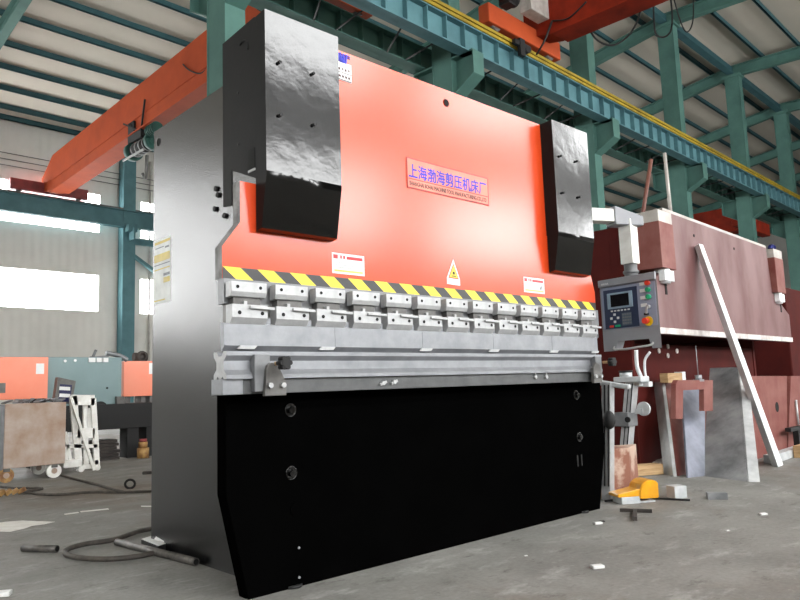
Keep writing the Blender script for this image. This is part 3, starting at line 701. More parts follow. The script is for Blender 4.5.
bm = nb(); cyl(bm, pt(.85, .45, .004), pt(.85, .45, .025), .014, 16); bar(bm, pt(.85, .45, .03), pt(.83, .54, .03), .006, .014); obj('key_switch', bm, 'steellight', fc)
bm = nb(); pbox(bm, .79, .84, .53, .56, .004, .03); obj('key_fob', bm, 'blackmatte', fc)
bm = nb(); cyl(bm, pt(.83, .64, .004), pt(.83, .64, .01), .034, 24); obj('stop_ring', bm, 'btnyellow', fc)
bm = nb(); cyl(bm, pt(.81, .635, .01), pt(.81, .635, .045), .021, 20); obj('stop_button', bm, 'btnred', fc)
bm = nb(); tube(bm, [pt(.22, .90, -.02), pt(.20, .97, .01), pt(.35, .985, .05), pt(.5, .99, .06), pt(.68, .975, .05), pt(.86, .95, .01), pt(.83, .88, -.02)], .008, 8); obj('handle', bm, 'steellight', CP)
q = pt(.5, 0, -.06)
qe = P(628, 222, X=q.x)
HX = q.x+.02
hy_ = P(629, 245, X=HX).y
bm = nb(); cyl(bm, (HX, hy_, ZT-.03), (HX, hy_, ZT+.10), .047, 20); cyl(bm, (HX, hy_, ZT+.03), (HX, hy_, ZT+.05), .056, 20); obj('swivel_joint', bm, 'steelmid', CP)
az = P(629, 217, X=HX).z
bm = nb(); box(bm, HX-.05, HX+.05, hy_-.05, hy_+.05, ZT+.10, az-.02, .004); obj('hanger_tube', bm, 'whitepaint', CP, 'white square drop tube')
el = Vector((HX, hy_, az)); st_ = Vector((4.12, 2.93, az))
mid = st_.lerp(el, .80)
bm = nb(); bar(bm, st_, mid, .10, .095, bev=.004); obj('arm', bm, 'whitepaint', CP, 'white square arm')
dd_ = (el-st_).normalized(); sd = Vector((-dd_.y, dd_.x, 0))*.06
e2 = el+dd_*.10
bm = nb(); hexa(bm, [mid-sd-Vector((0, 0, .07)), e2-sd-Vector((0, 0, .07)), e2+sd-Vector((0, 0, .07)), mid+sd-Vector((0, 0, .07)), mid-sd+Vector((0, 0, .07)), e2-sd+Vector((0, 0, .0)), e2+sd+Vector((0, 0, .0)), mid+sd+Vector((0, 0, .07))], 0, .006)
obj('elbow', bm, 'greypaint', CP)

# ================================================================== THE RED-BROWN PRESS BRAKE (hall axes)
PB2 = thing('press_brake', 'unfinished red-brown primed press brake standing at the right', 'press brake', (8.1, 3.6, 0), 1)
for x0 in (6.27, 9.5):
    bm = nb(); prism(bm, [(3.15, 0), (3.15, 2.31), (4.7, 2.31), (4.9, 2.0), (4.9, 0)], 'YZ', x0, x0+.07, bev=.004); obj('side_plate', bm, 'primerdark', PB2)
bm = nb(); box(bm, 6.34, 9.5, 3.16, 3.22, 0, 1.18); obj('base_panel', bm, 'primerdark', PB2)
bm = nb(); F = prism(bm, [(6.15, 1.25), (10.06, 1.25), (10.06, 1.6), (9.47, 1.86), (9.40, 2.43), (6.50, 2.46), (6.50, 1.92), (6.15, 1.7)], 'XZ', 2.85, 2.93, bev=.003)
r2 = obj('ram', bm, 'primer', PB2)
bm = nb(); box(bm, 6.15, 10.05, 2.835, 2.85, 1.25, 1.305); obj('bottom_strip', bm, 'bareplate', r2, 'bare silver strip')
bm = nb(); prism(bm, [(6.5, 2.462), (6.5, 2.435), (9.39, 2.405), (9.39, 2.432)], 'XZ', 2.848, 2.932); obj('top_strip', bm, 'pale', r2)
for x in (6.44, 9.75):
    bm = nb(); box(bm, x-.02, x+.02, 2.845, 2.851, 1.62, 1.75); obj('slot', bm, 'slot', r2)
for x, z in ((7.2, 2.28), (8.3, 2.27), (6.62, 2.3)):
    bm = nb(); cyl(bm, (x, 2.852, z), (x, 2.846, z), .016, 12); obj('bolt_hole', bm, 'slot', r2)
for x0, x1, y1 in ((6.26, 6.56, 3.06), (9.48, 9.80, 2.92)):
    bm = nb(); F = prism(bm, [(x0, 1.855), (x1, 1.855), (x1, 2.29), (x0, 2.29)], 'XZ', 2.785, y1, bev=.004); cb = obj('cylinder_block', bm, 'primermid', PB2)
    bm = nb(); box(bm, x0+.005, x1-.005, 2.79, y1-.003, 2.29, 2.40, .003); obj('cap_block', bm, 'pale', cb)
    bm = nb(); cyl(bm, ((x0+x1)/2, 2.86, 1.72), ((x0+x1)/2, 2.86, 1.855), .07, 20); box(bm, (x0+x1)/2-.1, (x0+x1)/2+.1, 2.79, 2.85, 1.74, 1.84, .003); obj('piston_block', bm, 'whitebar', cb)
bm = nb(); cyl(bm, (6.262, 2.98, 2.345), (6.255, 2.98, 2.345), .04, 20); obj('port', bm, 'steeldark', PB2)
for y0, y1 in ((3.075, 3.14),):
    bm = nb(); box(bm, 6.245, 6.268, y0, y1, 1.5, 2.312); obj('guide_strip', bm, 'bareplate', PB2, 'bare white vertical strip')
bm = nb(); box(bm, 6.268, 9.5, 3.3, 4.6, 1.3, 2.2); obj('frame_body', bm, 'primerdark', PB2)
for dx, dz in ((0, .05), (.05, 0), (0, -.05), (-.05, .0)):
    q = BP(668+dx*180, 351-dz*90, Y=3.155)
    bm = nb(); cyl(bm, (q.x, 3.162, q.z), (q.x, 3.150, q.z), .025, 14); obj('white_dab', bm, 'bareplate', PB2)
def pole(px0, py0, px1, py1, r, m, lb):
    a = BP(px0, py0, Y=3.4); b = BP(px1, py1, Y=3.4)
    bm = nb(); cyl(bm, a, b, r, 10); one('pole', bm, m, lb, 'pole', a, 1)
pole(640, 232, 651, 160, .022, 'brown', 'short brown rod leaning up from the top of the red-brown press brake')
pole(673, 236, 664.5, 153, .02, 'pale', 'thin pale rod rising from the top of the red-brown press brake')
q = BP(777, 247, Y=2.9)
bm = nb(); bmesh.ops.create_icosphere(bm, subdivisions=2, radius=.06, matrix=Matrix.Translation((9.55, 2.83, 2.43)) @ Matrix.Diagonal((1.1, .8, .6, 1)))
for v in bm.verts: v.co += Vector((random.uniform(-.01, .01),)*3)
one('blue_cloth', bm, 'blue', 'crumpled dark blue cloth on the right cylinder of the red-brown press brake', 'cloth', (9.55, 2.85, 2.4), 1)
# another machine behind at the right edge
t = thing('machine_body', 'dark brown machine body at the right edge behind the red-brown press brake', 'machine', (12.6, 3.2, 0), 1)
bm = nb(); box(bm, 11.2, 13.5, 3.2, 4.6, 0, 2.1, .02); obj('body', bm, 'primerdark', t)
bm = nb(); cyl(bm, (11.2, 3.6, 1.7), (11.0, 3.6, 1.7), .25, 20); obj('cover', bm, 'steeldark', t)
bm = nb(); box(bm, 8.85, 9.35, 3.3, 3.8, 2.31, 2.62, .01); one('pale_box', bm, 'pale', 'pale box lying on top of the red-brown press brake near its right end', 'box', (9.1, 3.5, 2.31), 1)

# ---- plates leaning against it
def onplane(px, a, b, c):
    n = (b-a).cross(c-a); rr_ = ray(*px); rr_ = Vector((rr_.dot(BX), rr_.dot(BY), rr_.z)); return EYE+rr_*((a-EYE).dot(n)/rr_.dot(n))
def lean(name, lb, cat, px, topy, m, nvec, bev=.002, group=None, z0=0.0, planar=1):
    bl, br, tr_, tl = px
    a = BP(*bl, Z=z0); b = BP(*br, Z=z0); c = BP(*tr_, Y=topy); dd = onplane(tl, a, b, c) if planar else c+(a-b)
    bm = nb(); slab(bm, a, b, c, dd, nvec, bev=bev)
    return one(name, bm, m, lb, cat, (a.x, a.y, 0), 1, group)
# big steel sheet with its light folded edge
a = BP(704, 476, Z=0); b = BP(749, 482, Z=0); c = BP(739, 367, Y=2.72); dd = onplane((711, 368), a, b, c)
t = thing('steel_sheet', 'large dark steel sheet with a folded light edge leaning on the red-brown press brake', 'steel sheet', (a.x, a.y, 0), 1)
bm = nb(); slab(bm, a, b, c, dd, (.0, .012, 0)); obj('sheet', bm, 'sheetsteel', t)
e0 = BP(760, 482, Z=0); e1 = c+(e0-b)*.95
bm = nb(); slab(bm, b, e0, e1, c, (.0, .012, 0)); obj('folded_edge', bm, 'galv', t, 'light grey folded edge')
lean('steel_sheet', 'narrow blue-grey steel sheet with a shiny left edge standing left of the large dark sheet', 'steel sheet', ((688, 478), (705, 476), (705, 389), (682, 389)), 2.78, 'sheetblue', (.01, .02, 0))
lean('primed_slab', 'thick pink-red slab with pale edge leaning behind the blue-grey sheet', 'steel slab', ((678, 476), (709, 471), (708, 381), (665, 381)), 2.98, 'primermid', (.012, .03, 0))
lean('steel_flat', 'pale grey flat bar standing at the left edge of the pink-red slab', 'steel bar', ((667, 474), (677, 477), (665, 382), (656, 383)), 3.0, 'galv', (.0, .03, 0), planar=0)
# hook shaped plate over the blue-grey sheet
bm = nb(); f = lambda x, y: (lambda q: (q.x, q.z))(BP(x, y, Y=2.6))
prism(bm, [f(676, 419), f(683, 419), f(683, 390), f(704, 389), f(704, 411), f(713, 411), f(713, 380), f(678, 380), f(676, 384)], 'XZ', 2.6, 2.645, bev=.003)
q = BP(690, 400, Y=2.6)
one('hook_plate', bm, 'primermid', 'upside-down U-shaped primed plate hooked over the blue-grey sheet', 'steel plate', (q.x, 2.6, q.z), 1)
# long white bar
a = BP(781, 466, Z=0); b = BP(701, 244, Y=2.78)
dirv = (b-a).normalized(); s = Vector((1, 0, 0)); s = (s-dirv*s.dot(dirv)).normalized(); n_ = dirv.cross(s).normalized()
if n_.y < 0: n_ = -n_
bm = nb(); w = .075; slab(bm, a-s*w, a+s*w, b+s*w*.7, b-s*w*.7, n_*.07+s*.05, bev=.004)
one('square_bar', bm, 'whitebar', 'long bright white square bar leaning slantwise against the red-brown ram', 'metal bar', (a.x, a.y, 0), 1)
# primed plates on the right
def rplate(px0, px1, ytop, ybot, y, m, name, lb, hole=None):
    a = BP(px0, ybot, Y=y); b = BP(px1, ybot, Y=y); c = BP(px1, ytop, Y=y); dd = BP(px0+3, ytop, Y=y)
    z0 = 0
    t = thing(name, lb, 'steel plate', ((a.x+b.x)/2, y, 0), 1)
    bm = nb(); prism(bm, [(a.x, z0), (b.x, z0), (c.x, c.z), (dd.x, dd.z)], 'XZ', y, y+.06, bev=.003); obj('plate', bm, m, t)
    if hole:
        h = BP(*hole, Y=y); bm = nb(); cyl(bm, (h.x, y-.002, h.z), (h.x, y+.002, h.z), .055, 20); obj('hole', bm, 'slot', t)
    return t
rplate(748, 787, 376, 450, 2.62, 'primermid', 'primed_plate', 'pink-brown primed plate with a round hole standing behind the white bar', (777, 407))
t = rplate(788, 815, 376, 448, 2.66, 'primermid', 'primed_plate', 'pink-brown primed plate at the right edge with a pale upright rod in front')
h = BP(796, 400, Y=2.64); bm = nb(); cyl(bm, (h.x, 2.64, .25), (h.x, 2.64, h.z), .012, 8); obj('rod', bm, 'galv', t)
bm = nb(); q0 = BP(786, 430, Y=2.55); box(bm, q0.x, q0.x+1.2, 2.5, 2.56, q0.z-.02, q0.z+.02); box(bm, q0.x+.25, q0.x+.31, 2.5, 2.56, 0, q0.z-.02); box(bm, q0.x+1.1, q0.x+1.16, 2.5, 2.56, 0, q0.z-.02)
one('low_trestle', bm, 'blackmatte', 'thin black low trestle in front of the plates at the right edge', 'trestle', (q0.x, 2.53, 0), 1)
bm = nb(); q0 = BP(757, 463, Z=0); q1 = BP(800, 455, Z=0); bar(bm, (q0.x, 2.40, .04), (q0.x+1.6, 2.44, .04), .1, .08, bev=.004)
one('steel_beam', bm, 'galv', 'grey steel beam lying on the floor behind the foot of the white bar', 'steel beam', (q0.x, q0.y, 0), 1)
q = BP(794, 457, Z=0); bm = nb(); box(bm, q.x-.08, q.x+.35, q.y-.12, q.y-.02, 0, .12, .004)
one('wood_block', bm, 'wood', 'pale wood block on the floor at the right edge by the plates', 'wood block', (q.x, q.y, 0), 1)
q = BP(652, 475, Z=0); bm = nb(); bar(bm, (q.x-.14, q.y+.1, .05), (q.x+.09, q.y-.03, .05), .12, .09, bev=.004)
one('wood_block', bm, 'wood', 'tan wood block on the floor at the foot of the dark red base panel', 'wood block', (q.x, q.y, 0), 1)
q = BP(660, 466, Z=.05); bm = nb()
for k in range(5): bar(bm, (q.x-.1+.05*k, q.y+.06, .03+.012*k), (q.x+.08+.03*k, q.y+.08-.02*k, .05+.012*k), .08, .02)
one('crumpled_wrap', bm, 'pale', 'small grey heap of crumpled wrapping behind the tan wood block', 'wrapping', (q.x, q.y+.2, 0), 1)
q = BP(666, 378, Y=3.05); bm = nb(); box(bm, q.x-.2, q.x+.12, 2.94, 3.02, q.z-.045, q.z+.045, .003); t = one('wood_board', bm, 'wood', 'short tan board lying on top of the pink-red slab', 'board', (q.x, 2.98, q.z-.045), 1)
bm = nb(); box(bm, q.x+.121, q.x+.2, 2.94, 3.02, q.z-.045, q.z+.055, .003); one('white_block', bm, 'whitebar', 'small white block at the right end of the tan board', 'block', (q.x+.16, 2.98, q.z-.045), 1)
q = BP(693, 379, Y=2.68); t = thing('threaded_rod', 'thin upright threaded rod with a nut above the U-shaped plate', 'rod', (q.x, 2.63, q.z-.01), 1)
bm = nb(); cyl(bm, (q.x, 2.63, q.z-.02), (q.x, 2.63, q.z+.30), .004, 8); obj('rod', bm, 'steel', t)
bm = nb(); cyl(bm, (q.x, 2.63, q.z-.02), (q.x, 2.63, q.z+.035), .03, 6); box(bm, q.x-.05, q.x+.05, 2.6, 2.66, q.z-.025, q.z-.005); obj('nut', bm, 'steel', t)

# ---- upright support arms between the machines
def support(name, lb, xb, xt, ytop, ybase, X, w, head):
    b = P(xb, 470, X=X); b0 = Vector((b.x, b.y, 0)); tp = P(xt, ytop, X=X)
    t = thing(name, lb, 'support arm', b0)
    bm = nb(); bar(bm, b0, tp, w, .07, (0, 1, 0), bev=.004); obj('post', bm, 'steellight', t)
    bm = nb(); s = (tp-b0).normalized(); nv = Vector((-1, -.35, 0)).normalized()
    for o_ in (-.016, .016):
        k = Vector((0, 1, 0))*o_+nv*.045; bar(bm, b0+k+s*.1, tp+k-s*.02, .008, .008)
    obj('slot_line', bm, 'slot', t); return t, b0, tp
t, b0, tp = support('support_arm', 'upright silver support post with a clamp block, under the control panel', 622, 632, 381, 445, 5.25, .09, 1)
def onp(z): return b0.lerp(tp, (z)/(tp.z))
z = P(627, 419, X=5.25).z; q = onp(z); bm = nb(); box(bm, q.x-.09, q.x+.06, q.y-.045, q.y+.08, q.z-.055, q.z+.055, .006); cb = obj('clamp_block', bm, 'steelmid', t)
bm = nb(); cyl(bm, (q.x-.095, q.y-.04, q.z), (q.x-.08, q.y-.04, q.z), .022, 16); obj('bore', bm, 'slot', cb)
bm = nb(); box(bm, tp.x-.08, tp.x+.06, tp.y-.12, tp.y+.12, tp.z-.01, tp.z+.035, .008); cyl(bm, (tp.x, tp.y+.05, tp.z+.03), (tp.x, tp.y+.05, tp.z+.07), .05, 16); obj('head', bm, 'galv', t)
bm = nb(); cyl(bm, (tp.x, tp.y+.05, tp.z+.07), (tp.x, tp.y+.05, tp.z+.085), .055, 16); obj('knob', bm, 'blackmatte', t)
bm = nb(); t1 = lambda x, y: P(x, y, X=tp.x+.1)
tube(bm, [t1(644, 384), t1(641, 377), t1(637, 366), t1(636, 350)], .016, 10)
tube(bm, [t1(647, 382), t1(645, 372), t1(645, 360), t1(650, 352)], .010, 10)
k_ = t1(645, 383); box(bm, k_.x-.03, k_.x+.03, k_.y-.05, k_.y+.05, k_.z-.03, k_.z+.01, .004); box(bm, tp.x, k_.x, k_.y, tp.y, k_.z-.02, k_.z, .002); obj('curved_tube', bm, 'whitebar', t, 'white curved tubes')
q = onp(P(627, 409, X=5.25).z); bm = nb(); cyl(bm, (q.x+.03, q.y-.10, q.z-.0), (q.x+.05, q.y-.10, q.z-.0), .055, 24); bar(bm, (q.x+.04, q.y-.02, q.z-.02), (q.x+.04, q.y-.10, q.z-.02), .04, .04); obj('end_disc', bm, 'galv', t)
t, b0, tp = support('support_arm', 'narrow silver support post hugging the right edge of the black press brake', 606, 608, 382, 445, 4.6, .06, 0)
bm = nb(); bar(bm, tp+Vector((0, .08, 0)), tp+Vector((.02, -.16, -.04)), .05, .035, bev=.01); obj('head', bm, 'galv', t)
q = P(611, 420, X=4.55); bm = nb(); bmesh.ops.create_uvsphere(bm, u_segments=16, v_segments=10, radius=.06, matrix=Matrix.Translation((4.56, q.y+.02, q.z)) @ Matrix.Diagonal((.7, .75, 1.1, 1)))
for f_ in bm.faces: f_.smooth = True
obj('knob', bm, 'blackmatte', t)
# stained board box
a = P(600, 499, Z=0); b = P(632, 496, Z=0); ht = .85-(447-379)/710*5.25
aw = (b-a).normalized(); dp = Vector((.94, .34, 0))*.33
bm = nb(); slab(bm, a, b, b+Vector((0, 0, ht)), a+Vector((0, 0, ht)), dp, bev=.004)
t = thing('wooden_box', 'stained brown wooden box right of the black press brake base', 'box', a)
obj('box', bm, 'plywood', t)
bm = nb(); slab(bm, a-Vector((.01, .01, 0)), b+Vector((-.01, -.01, 0)), b+Vector((-.01, -.01, .04)), a+Vector((-.01, -.01, .04)), (.01, .01, 0)); obj('bottom_batten', bm, 'wood', t)

# ---- pedal and floor bits (right)
a = P(622, 503, Z=0); b = P(641, 506, Z=0)
ax = (P(660, 502, Z=0)-P(620, 505, Z=0)); Lp = ax.length; ax.normalize(); ay = Vector((-ax.y, ax.x, 0))
ay = ay if ay.dot(Vector((1, 1, 0))) > 0 else -ay
o0 = P(619, 505, Z=0)
FP = thing('foot_pedal', 'yellow and grey foot pedal on the floor beside the wooden box', 'foot pedal', o0)
def fpt(u, v, z): return o0+ax*(u*Lp)+ay*v+Vector((0, 0, z))
def fbox(bm, u0, u1, v0, v1, z0, z1, bev=0):
    hexa(bm, [fpt(u0, v0, z0), fpt(u1, v0, z0), fpt(u1, v1, z0), fpt(u0, v1, z0), fpt(u0, v0, z1), fpt(u1, v0, z1), fpt(u1, v1, z1), fpt(u0, v1, z1)], 0, bev)
bm = nb(); fbox(bm, .08, .54, 0, .13, .0, .048, .003); fbox(bm, .5, .95, .02, .13, 0, .012); obj('base', bm, 'galv', FP)
bm = nb(); hexa(bm, [fpt(0, 0, .048), fpt(.6, 0, .048), fpt(.6, .14, .048), fpt(0, .14, .048), fpt(0, 0, .07), fpt(.6, 0, .1), fpt(.6, .14, .1), fpt(0, .14, .07)], 0, .004); obj('tread', bm, 'yellow', FP)
bm = nb(); prf = [(.52, .03), (1.0, .03)]+[(1.0-.02*(1-math.cos(R(x))), .03+.11*math.sin(R(x))+0) for x in (60, 90)]+[(.85, .155), (.7, .15), (.58, .125), (.52, .08)]
A = [bm.verts.new(fpt(u, -.01, z)) for u, z in prf]; B = [bm.verts.new(fpt(u, .15, z)) for u, z in prf]
bm.faces.new(A); bm.faces.new(B[::-1])
for i in range(len(prf)): bm.faces.new((A[i], B[i], B[(i+1) % len(prf)], A[(i+1) % len(prf)]))
bmesh.ops.bevel(bm, geom=bm.edges[:], offset=.006, segments=2, affect='EDGES'); obj('hood', bm, 'yellow', FP)
def fl(px0, py0, px1, py1, w, h, m, name, lb, cat):
    a = P(px0, py0, Z=0); b = P(px1, py1, Z=0); bm = nb(); bar(bm, a+Vector((0, 0, h/2)), b+Vector((0, 0, h/2)), w, h, bev=.002)
    return one(name, bm, m, lb, cat, a)
fl(671, 498, 683, 497, .1, .085, 'galv', 'metal_block', 'small square grey metal block right of the yellow pedal', 'metal block')
fl(707, 499, 727, 499, .07, .045, 'sheetsteel', 'metal_block', 'long low dark grey metal bar lying right of the square grey block', 'metal block')
t = thing('tee_handle', 'rusty T-shaped steel handle on the floor before the yellow pedal', 'handle', P(635, 512, Z=0))
bm = nb(); a = P(620, 510, Z=0.012); b = P(652, 511, Z=0.012); bar(bm, a, b, .02, .02); obj('crossbar', bm, 'scrap', t)
bm = nb(); a = P(635, 511, Z=0.012); b = P(635, 519, Z=.012); bar(bm, a, b, .025, .022); obj('stem', bm, 'scrap', t)
for px, py, s, m, lb in ((597.5, 568, .035, 'white', 'white crumb of foam on the floor right of the black base panel'), (598, 524, .03, 'white', 'white scrap of paper near the right corner of the black base'),
                         (763, 515, .03, 'white', 'pinkish white scrap of paper on the open floor at the right'), (728, 531, .012, 'white', 'tiny white crumb on the open floor at the right'),
                         (602, 522, .02, 'scrap', 'dark chip on the floor near the right corner of the black base'), (1, 596, .05, 'white', 'white scrap at the bottom left corner'),
                         (526, 556, .01, 'white', 'tiny white crumb on the floor before the black base panel'), (148, 474, .07, 'scrap', 'small dark scrap on the floor left of the side plate')):
    q = P(px, py, Z=0); bm = nb(); bar(bm, q+Vector((-s*.7, s*.4, s*.2)), q+Vector((s*.7, -s*.4, s*.2)), s, s*.4, bev=s*.08)
    one('floor_scrap', bm, m, lb, 'scrap', q, 0, 'scraps on the floor')
bm = nb(); tube(bm, [P(605, 501, Z=.01), P(615, 500, Z=.01), P(640, 498, Z=.01), P(690, 500, Z=.01)], .008, 6)
one('pedal_cable', bm, 'blackmatte', 'thin black cable running along the floor behind the yellow pedal', 'cable', P(605, 501, Z=0))

# ---- floor things (left)
def pipe(p0, p1, r, lb, m='pipe'):
    a = P(*p0, Z=r); b = P(*p1, Z=r); t = thing('steel_pipe', lb, 'pipe', (a.x, a.y, 0))
    bm = nb(); cyl(bm, a, b, r, 20); obj('tube', bm, m, t)
    d_ = (b-a).normalized(); bm = nb(); cyl(bm, b+d_*.0005, b+d_*.0015, r*.72, 18); obj('bore', bm, 'slot', t)
pipe((23, 548), (57, 549), .02, 'short dark steel pipe lying alone on the floor at the left')
pipe((117, 542), (196, 562), .02, 'long grey steel pipe lying from the hose loop past the side plate foot')
bm = nb(); tube(bm, [P(x, y, Z=.018) for x, y in ((156, 552), (140, 556), (110, 559), (82, 558), (66, 554), (68, 549), (85, 544), (112, 540), (128, 535), (140, 531), (156, 528), (175, 524))], .014, 8)
one('rubber_hose', bm, 'rubber', 'thick dark rubber hose looping on the floor at the foot of the side plate', 'hose', P(66, 554, Z=0))
# black tray with paper
t = thing('tray', 'black tray with white papers at the foot of the side plate', 'tray', P(150, 549, Z=0))
a = P(142, 546, Z=0); b = P(160, 553, Z=0); dv = Vector((.07, .11, 0)).normalized()*.12
bm = nb(); c_ = Vector((1.72, 3.83, 0)); 
a = P(141, 548, Z=0); b = P(158, 555, Z=0)
slab(bm, a, b, b+Vector((0, 0, .045)), a+Vector((0, 0, .045)), Vector((.085, .03, 0)), bev=.003); obj('box', bm, 'blackmatte', t)
bm = nb(); slab(bm, a+Vector((.003, 0, .046)), b+Vector((.003, 0, .046)), b+Vector((.08, .03, .048)), a+Vector((.08, .03, .048)), (0, 0, .004)); obj('papers', bm, 'white', t)
bm = nb(); m_ = a.lerp(b, .45)+Vector((.03, 0, .053)); slab(bm, m_, m_+Vector((.012, -.10, 0)), m_+Vector((.04, -.09, .03)), m_+Vector((.03, .01, .03)), (0, 0, .003)); obj('crumpled_sheet', bm, 'white', t)
# ring
q = P(130, 484, Z=.045); t = thing('steel_ring', 'dark steel ring standing on the floor left of the side plate', 'ring', (q.x, q.y, 0))
dn = Vector((.45, .9, .3)).normalized(); bm = nb(); torus(bm, q, dn, .042, .011, 28, 8); obj('ring', bm, 'blackmatte', t)
def cable(pts, r, lb):
    bm = nb(); tube(bm, [P(x, y, Z=r) for x, y in pts], r, 6, k=4); one('floor_cable', bm, 'rubber', lb, 'cable', P(*pts[0], Z=0))
cable([(20, 491), (40, 494), (60, 494.5), (90, 492), (120, 492), (160, 491)], .012, 'black cable lying straight across the floor towards the side plate')
cable([(60, 475), (75, 479), (95, 484), (112, 489), (125, 492)], .012, 'black cable slanting from the white wheel across the floor')
cable([(-5, 486), (15, 488), (42, 488), (30, 491), (8, 492), (-5, 490)], .012, 'black cable loop on the floor below the cart')
q = P(6, 497, Z=0); bm = nb()
for k in range(5): bar(bm, q+Vector((-.12+.06*k, .02*k, .02)), q+Vector((-.07+.06*k, .05, .05)), .05, .04, bev=.005)
one('scrap_heap', bm, 'mudyellow', 'small yellowish heap of scrap on the floor at the left edge', 'scrap', q)
# paint marks on the concrete
def spill(pts, lb):
    bm = nb(); q = [P(x, y, Z=0) for x, y in pts]; prism(bm, [(v.x, v.y) for v in q], 'XY', .0005, .0025); c_ = q[0]
    one('paint_mark', bm, 'whitepaint', lb, 'paint mark', c_)
spill([(-8, 524), (6, 522), (22, 520.8), (38, 521.5), (55, 522), (44, 524.5), (32, 526), (24, 529), (10, 532), (-8, 531.5)], 'white paint patch on the concrete at the left edge')
spill([(64, 514.2), (78, 512.2), (79, 513), (65, 515)], 'short white paint line on the concrete')
spill([(80, 511.5), (108, 508.6), (109, 509.6), (81, 512.4)], 'longer white paint line on the concrete')
spill([(141, 506), (153, 506), (153, 507), (141, 506.8)], 'faint white paint dash beside the side plate')

# ---- cart, lift truck and far machines (left)
CY = 8.35
f = lambda px, py: P(px, py, Y=CY)
a = f(5, 469); b = f(65, 465); c = f(65, 402); e = f(2, 401)
t = thing('steel_cart', 'rusty stained steel box cart on casters at the left edge', 'cart', ((a.x+b.x)/2, CY, 0))
bm = nb(); box(bm, a.x-.02, b.x, CY, CY+.7, a.z, c.z-.0, .006); obj('box', bm, 'rust', t)
bm = nb(); box(bm, a.x-.06, a.x-.022, CY-.01, CY+.7, a.z-.01, c.z, .004); obj('edge_post', bm, 'steelmid', t)
bm = nb()
for k in range(16):
    x = a.x+(b.x-a.x)*k/16+random.uniform(0, .02); bar(bm, (x, CY+.04+.3*random.random(), c.z+.01), (x+.07, CY+.1+.3*random.random(), c.z+.03+.02*random.random()), .05, .012)
obj('scrap_rim', bm, 'steel', t)
for px, m in ((7, 'mudyellow'), (55, 'whitepaint')):
    q = f(px, 474); r = .075
    for dy in (0.05, .6):
        bm = nb(); cyl(bm, (q.x-.025, CY+dy, r), (q.x+.025, CY+dy, r), r, 20) if m == 'x' else cyl(bm, (q.x, CY+dy-.025, r), (q.x, CY+dy+.025, r), r, 20)
        w_ = obj('wheel', bm, m, t)
        bm = nb(); cyl(bm, (q.x, CY+dy-.03, r), (q.x, CY+dy+.03, r), r*.4, 14); obj('hub', bm, 'rust', w_)
        bm = nb(); box(bm, q.x-.03, q.x+.03, CY+dy-.04, CY+dy+.04, r*1.5, a.z+.001); obj('fork', bm, 'steeldark', w_)
SY = 8.75
f = lambda px, py: P(px, py, Y=SY)
q = f(82, 470); t = thing('lift_truck', 'white steel hand lift frame standing right of the rusty cart', 'lift truck', (q.x, SY, 0))
def fb(bm, p0, p1, w=.045, y=SY, dep=.04):
    a = P(*p0, Y=y); b = P(*p1, Y=y); bar(bm, a, b, dep, w, (0, 1, 0)) if 0 else bar(bm, a, b, w, dep, (0, 1, 0))
bm = nb(); fb(bm, (73, 396), (79, 470), .08); fb(bm, (93, 398), (97, 468), .06); obj('mast', bm, 'whitepaint', t)
bm = nb(); fb(bm, (71, 400), (94, 400), .12); fb(bm, (77, 433), (94, 433), .11); fb(bm, (66, 446), (97, 446), .04); fb(bm, (79, 467), (98, 466), .05); obj('crossbar', bm, 'whitepaint', t)
bm = nb(); fb(bm, (71, 398), (94, 470), .03, SY-.06); obj('brace', bm, 'whitepaint', t)
bm = nb(); fb(bm, (85, 405), (86, 465), .05, SY+.05); fb(bm, (89, 408), (89, 430), .05, SY+.05); obj('mast_channel', bm, 'whitepaint', t)
bm = nb(); fb(bm, (65, 432), (71, 466), .035); fb(bm, (66, 447), (66, 468), .03); obj('rear_stay', bm, 'whitepaint', t)
bm = nb(); a = f(47, 470); b = f(78, 470); box(bm, f(60, 470).x, b.x, SY-.12, SY+.12, .07, .15, .004); obj('leg', bm, 'whitepaint', t)
for px in (80, 96):
    q = f(px, 470); bm = nb(); cyl(bm, (q.x, SY-.05, .035), (q.x, SY+.05, .035), .035, 14); box(bm, q.x-.02, q.x+.02, SY-.02, SY+.02, .03, .12); obj('wheel', bm, 'whitepaint', t)
# tilted monitor box
MY = 8.9; f = lambda px, py: P(px, py, Y=MY)
q = f(65, 402); t = thing('control_box', 'tilted dark grey control box with blue screen standing on the cart', 'control box', (q.x, MY, q.z))
pts = [f(54, 403), f(72, 404), f(76, 381), f(58, 377)]
bm = nb(); slab(bm, *pts, (0, .1, 0), bev=.004); obj('case', bm, 'steeldark', t)
pts = [f(58, 401), f(70, 402), f(72, 385), f(60, 384)]
bm = nb(); slab(bm, *pts, (0, -.004, 0)); obj('screen', bm, mat('navy_screen', (24, 30, 74), .3), t)
for y0 in (387, 394):
    pts = [f(59, y0+3), f(70, y0+3.5), f(70, y0), f(59.5, y0-.5)]
    bm = nb(); slab(bm, *pts, (0, -.008, 0)); obj('paper_strip', bm, 'white', t)
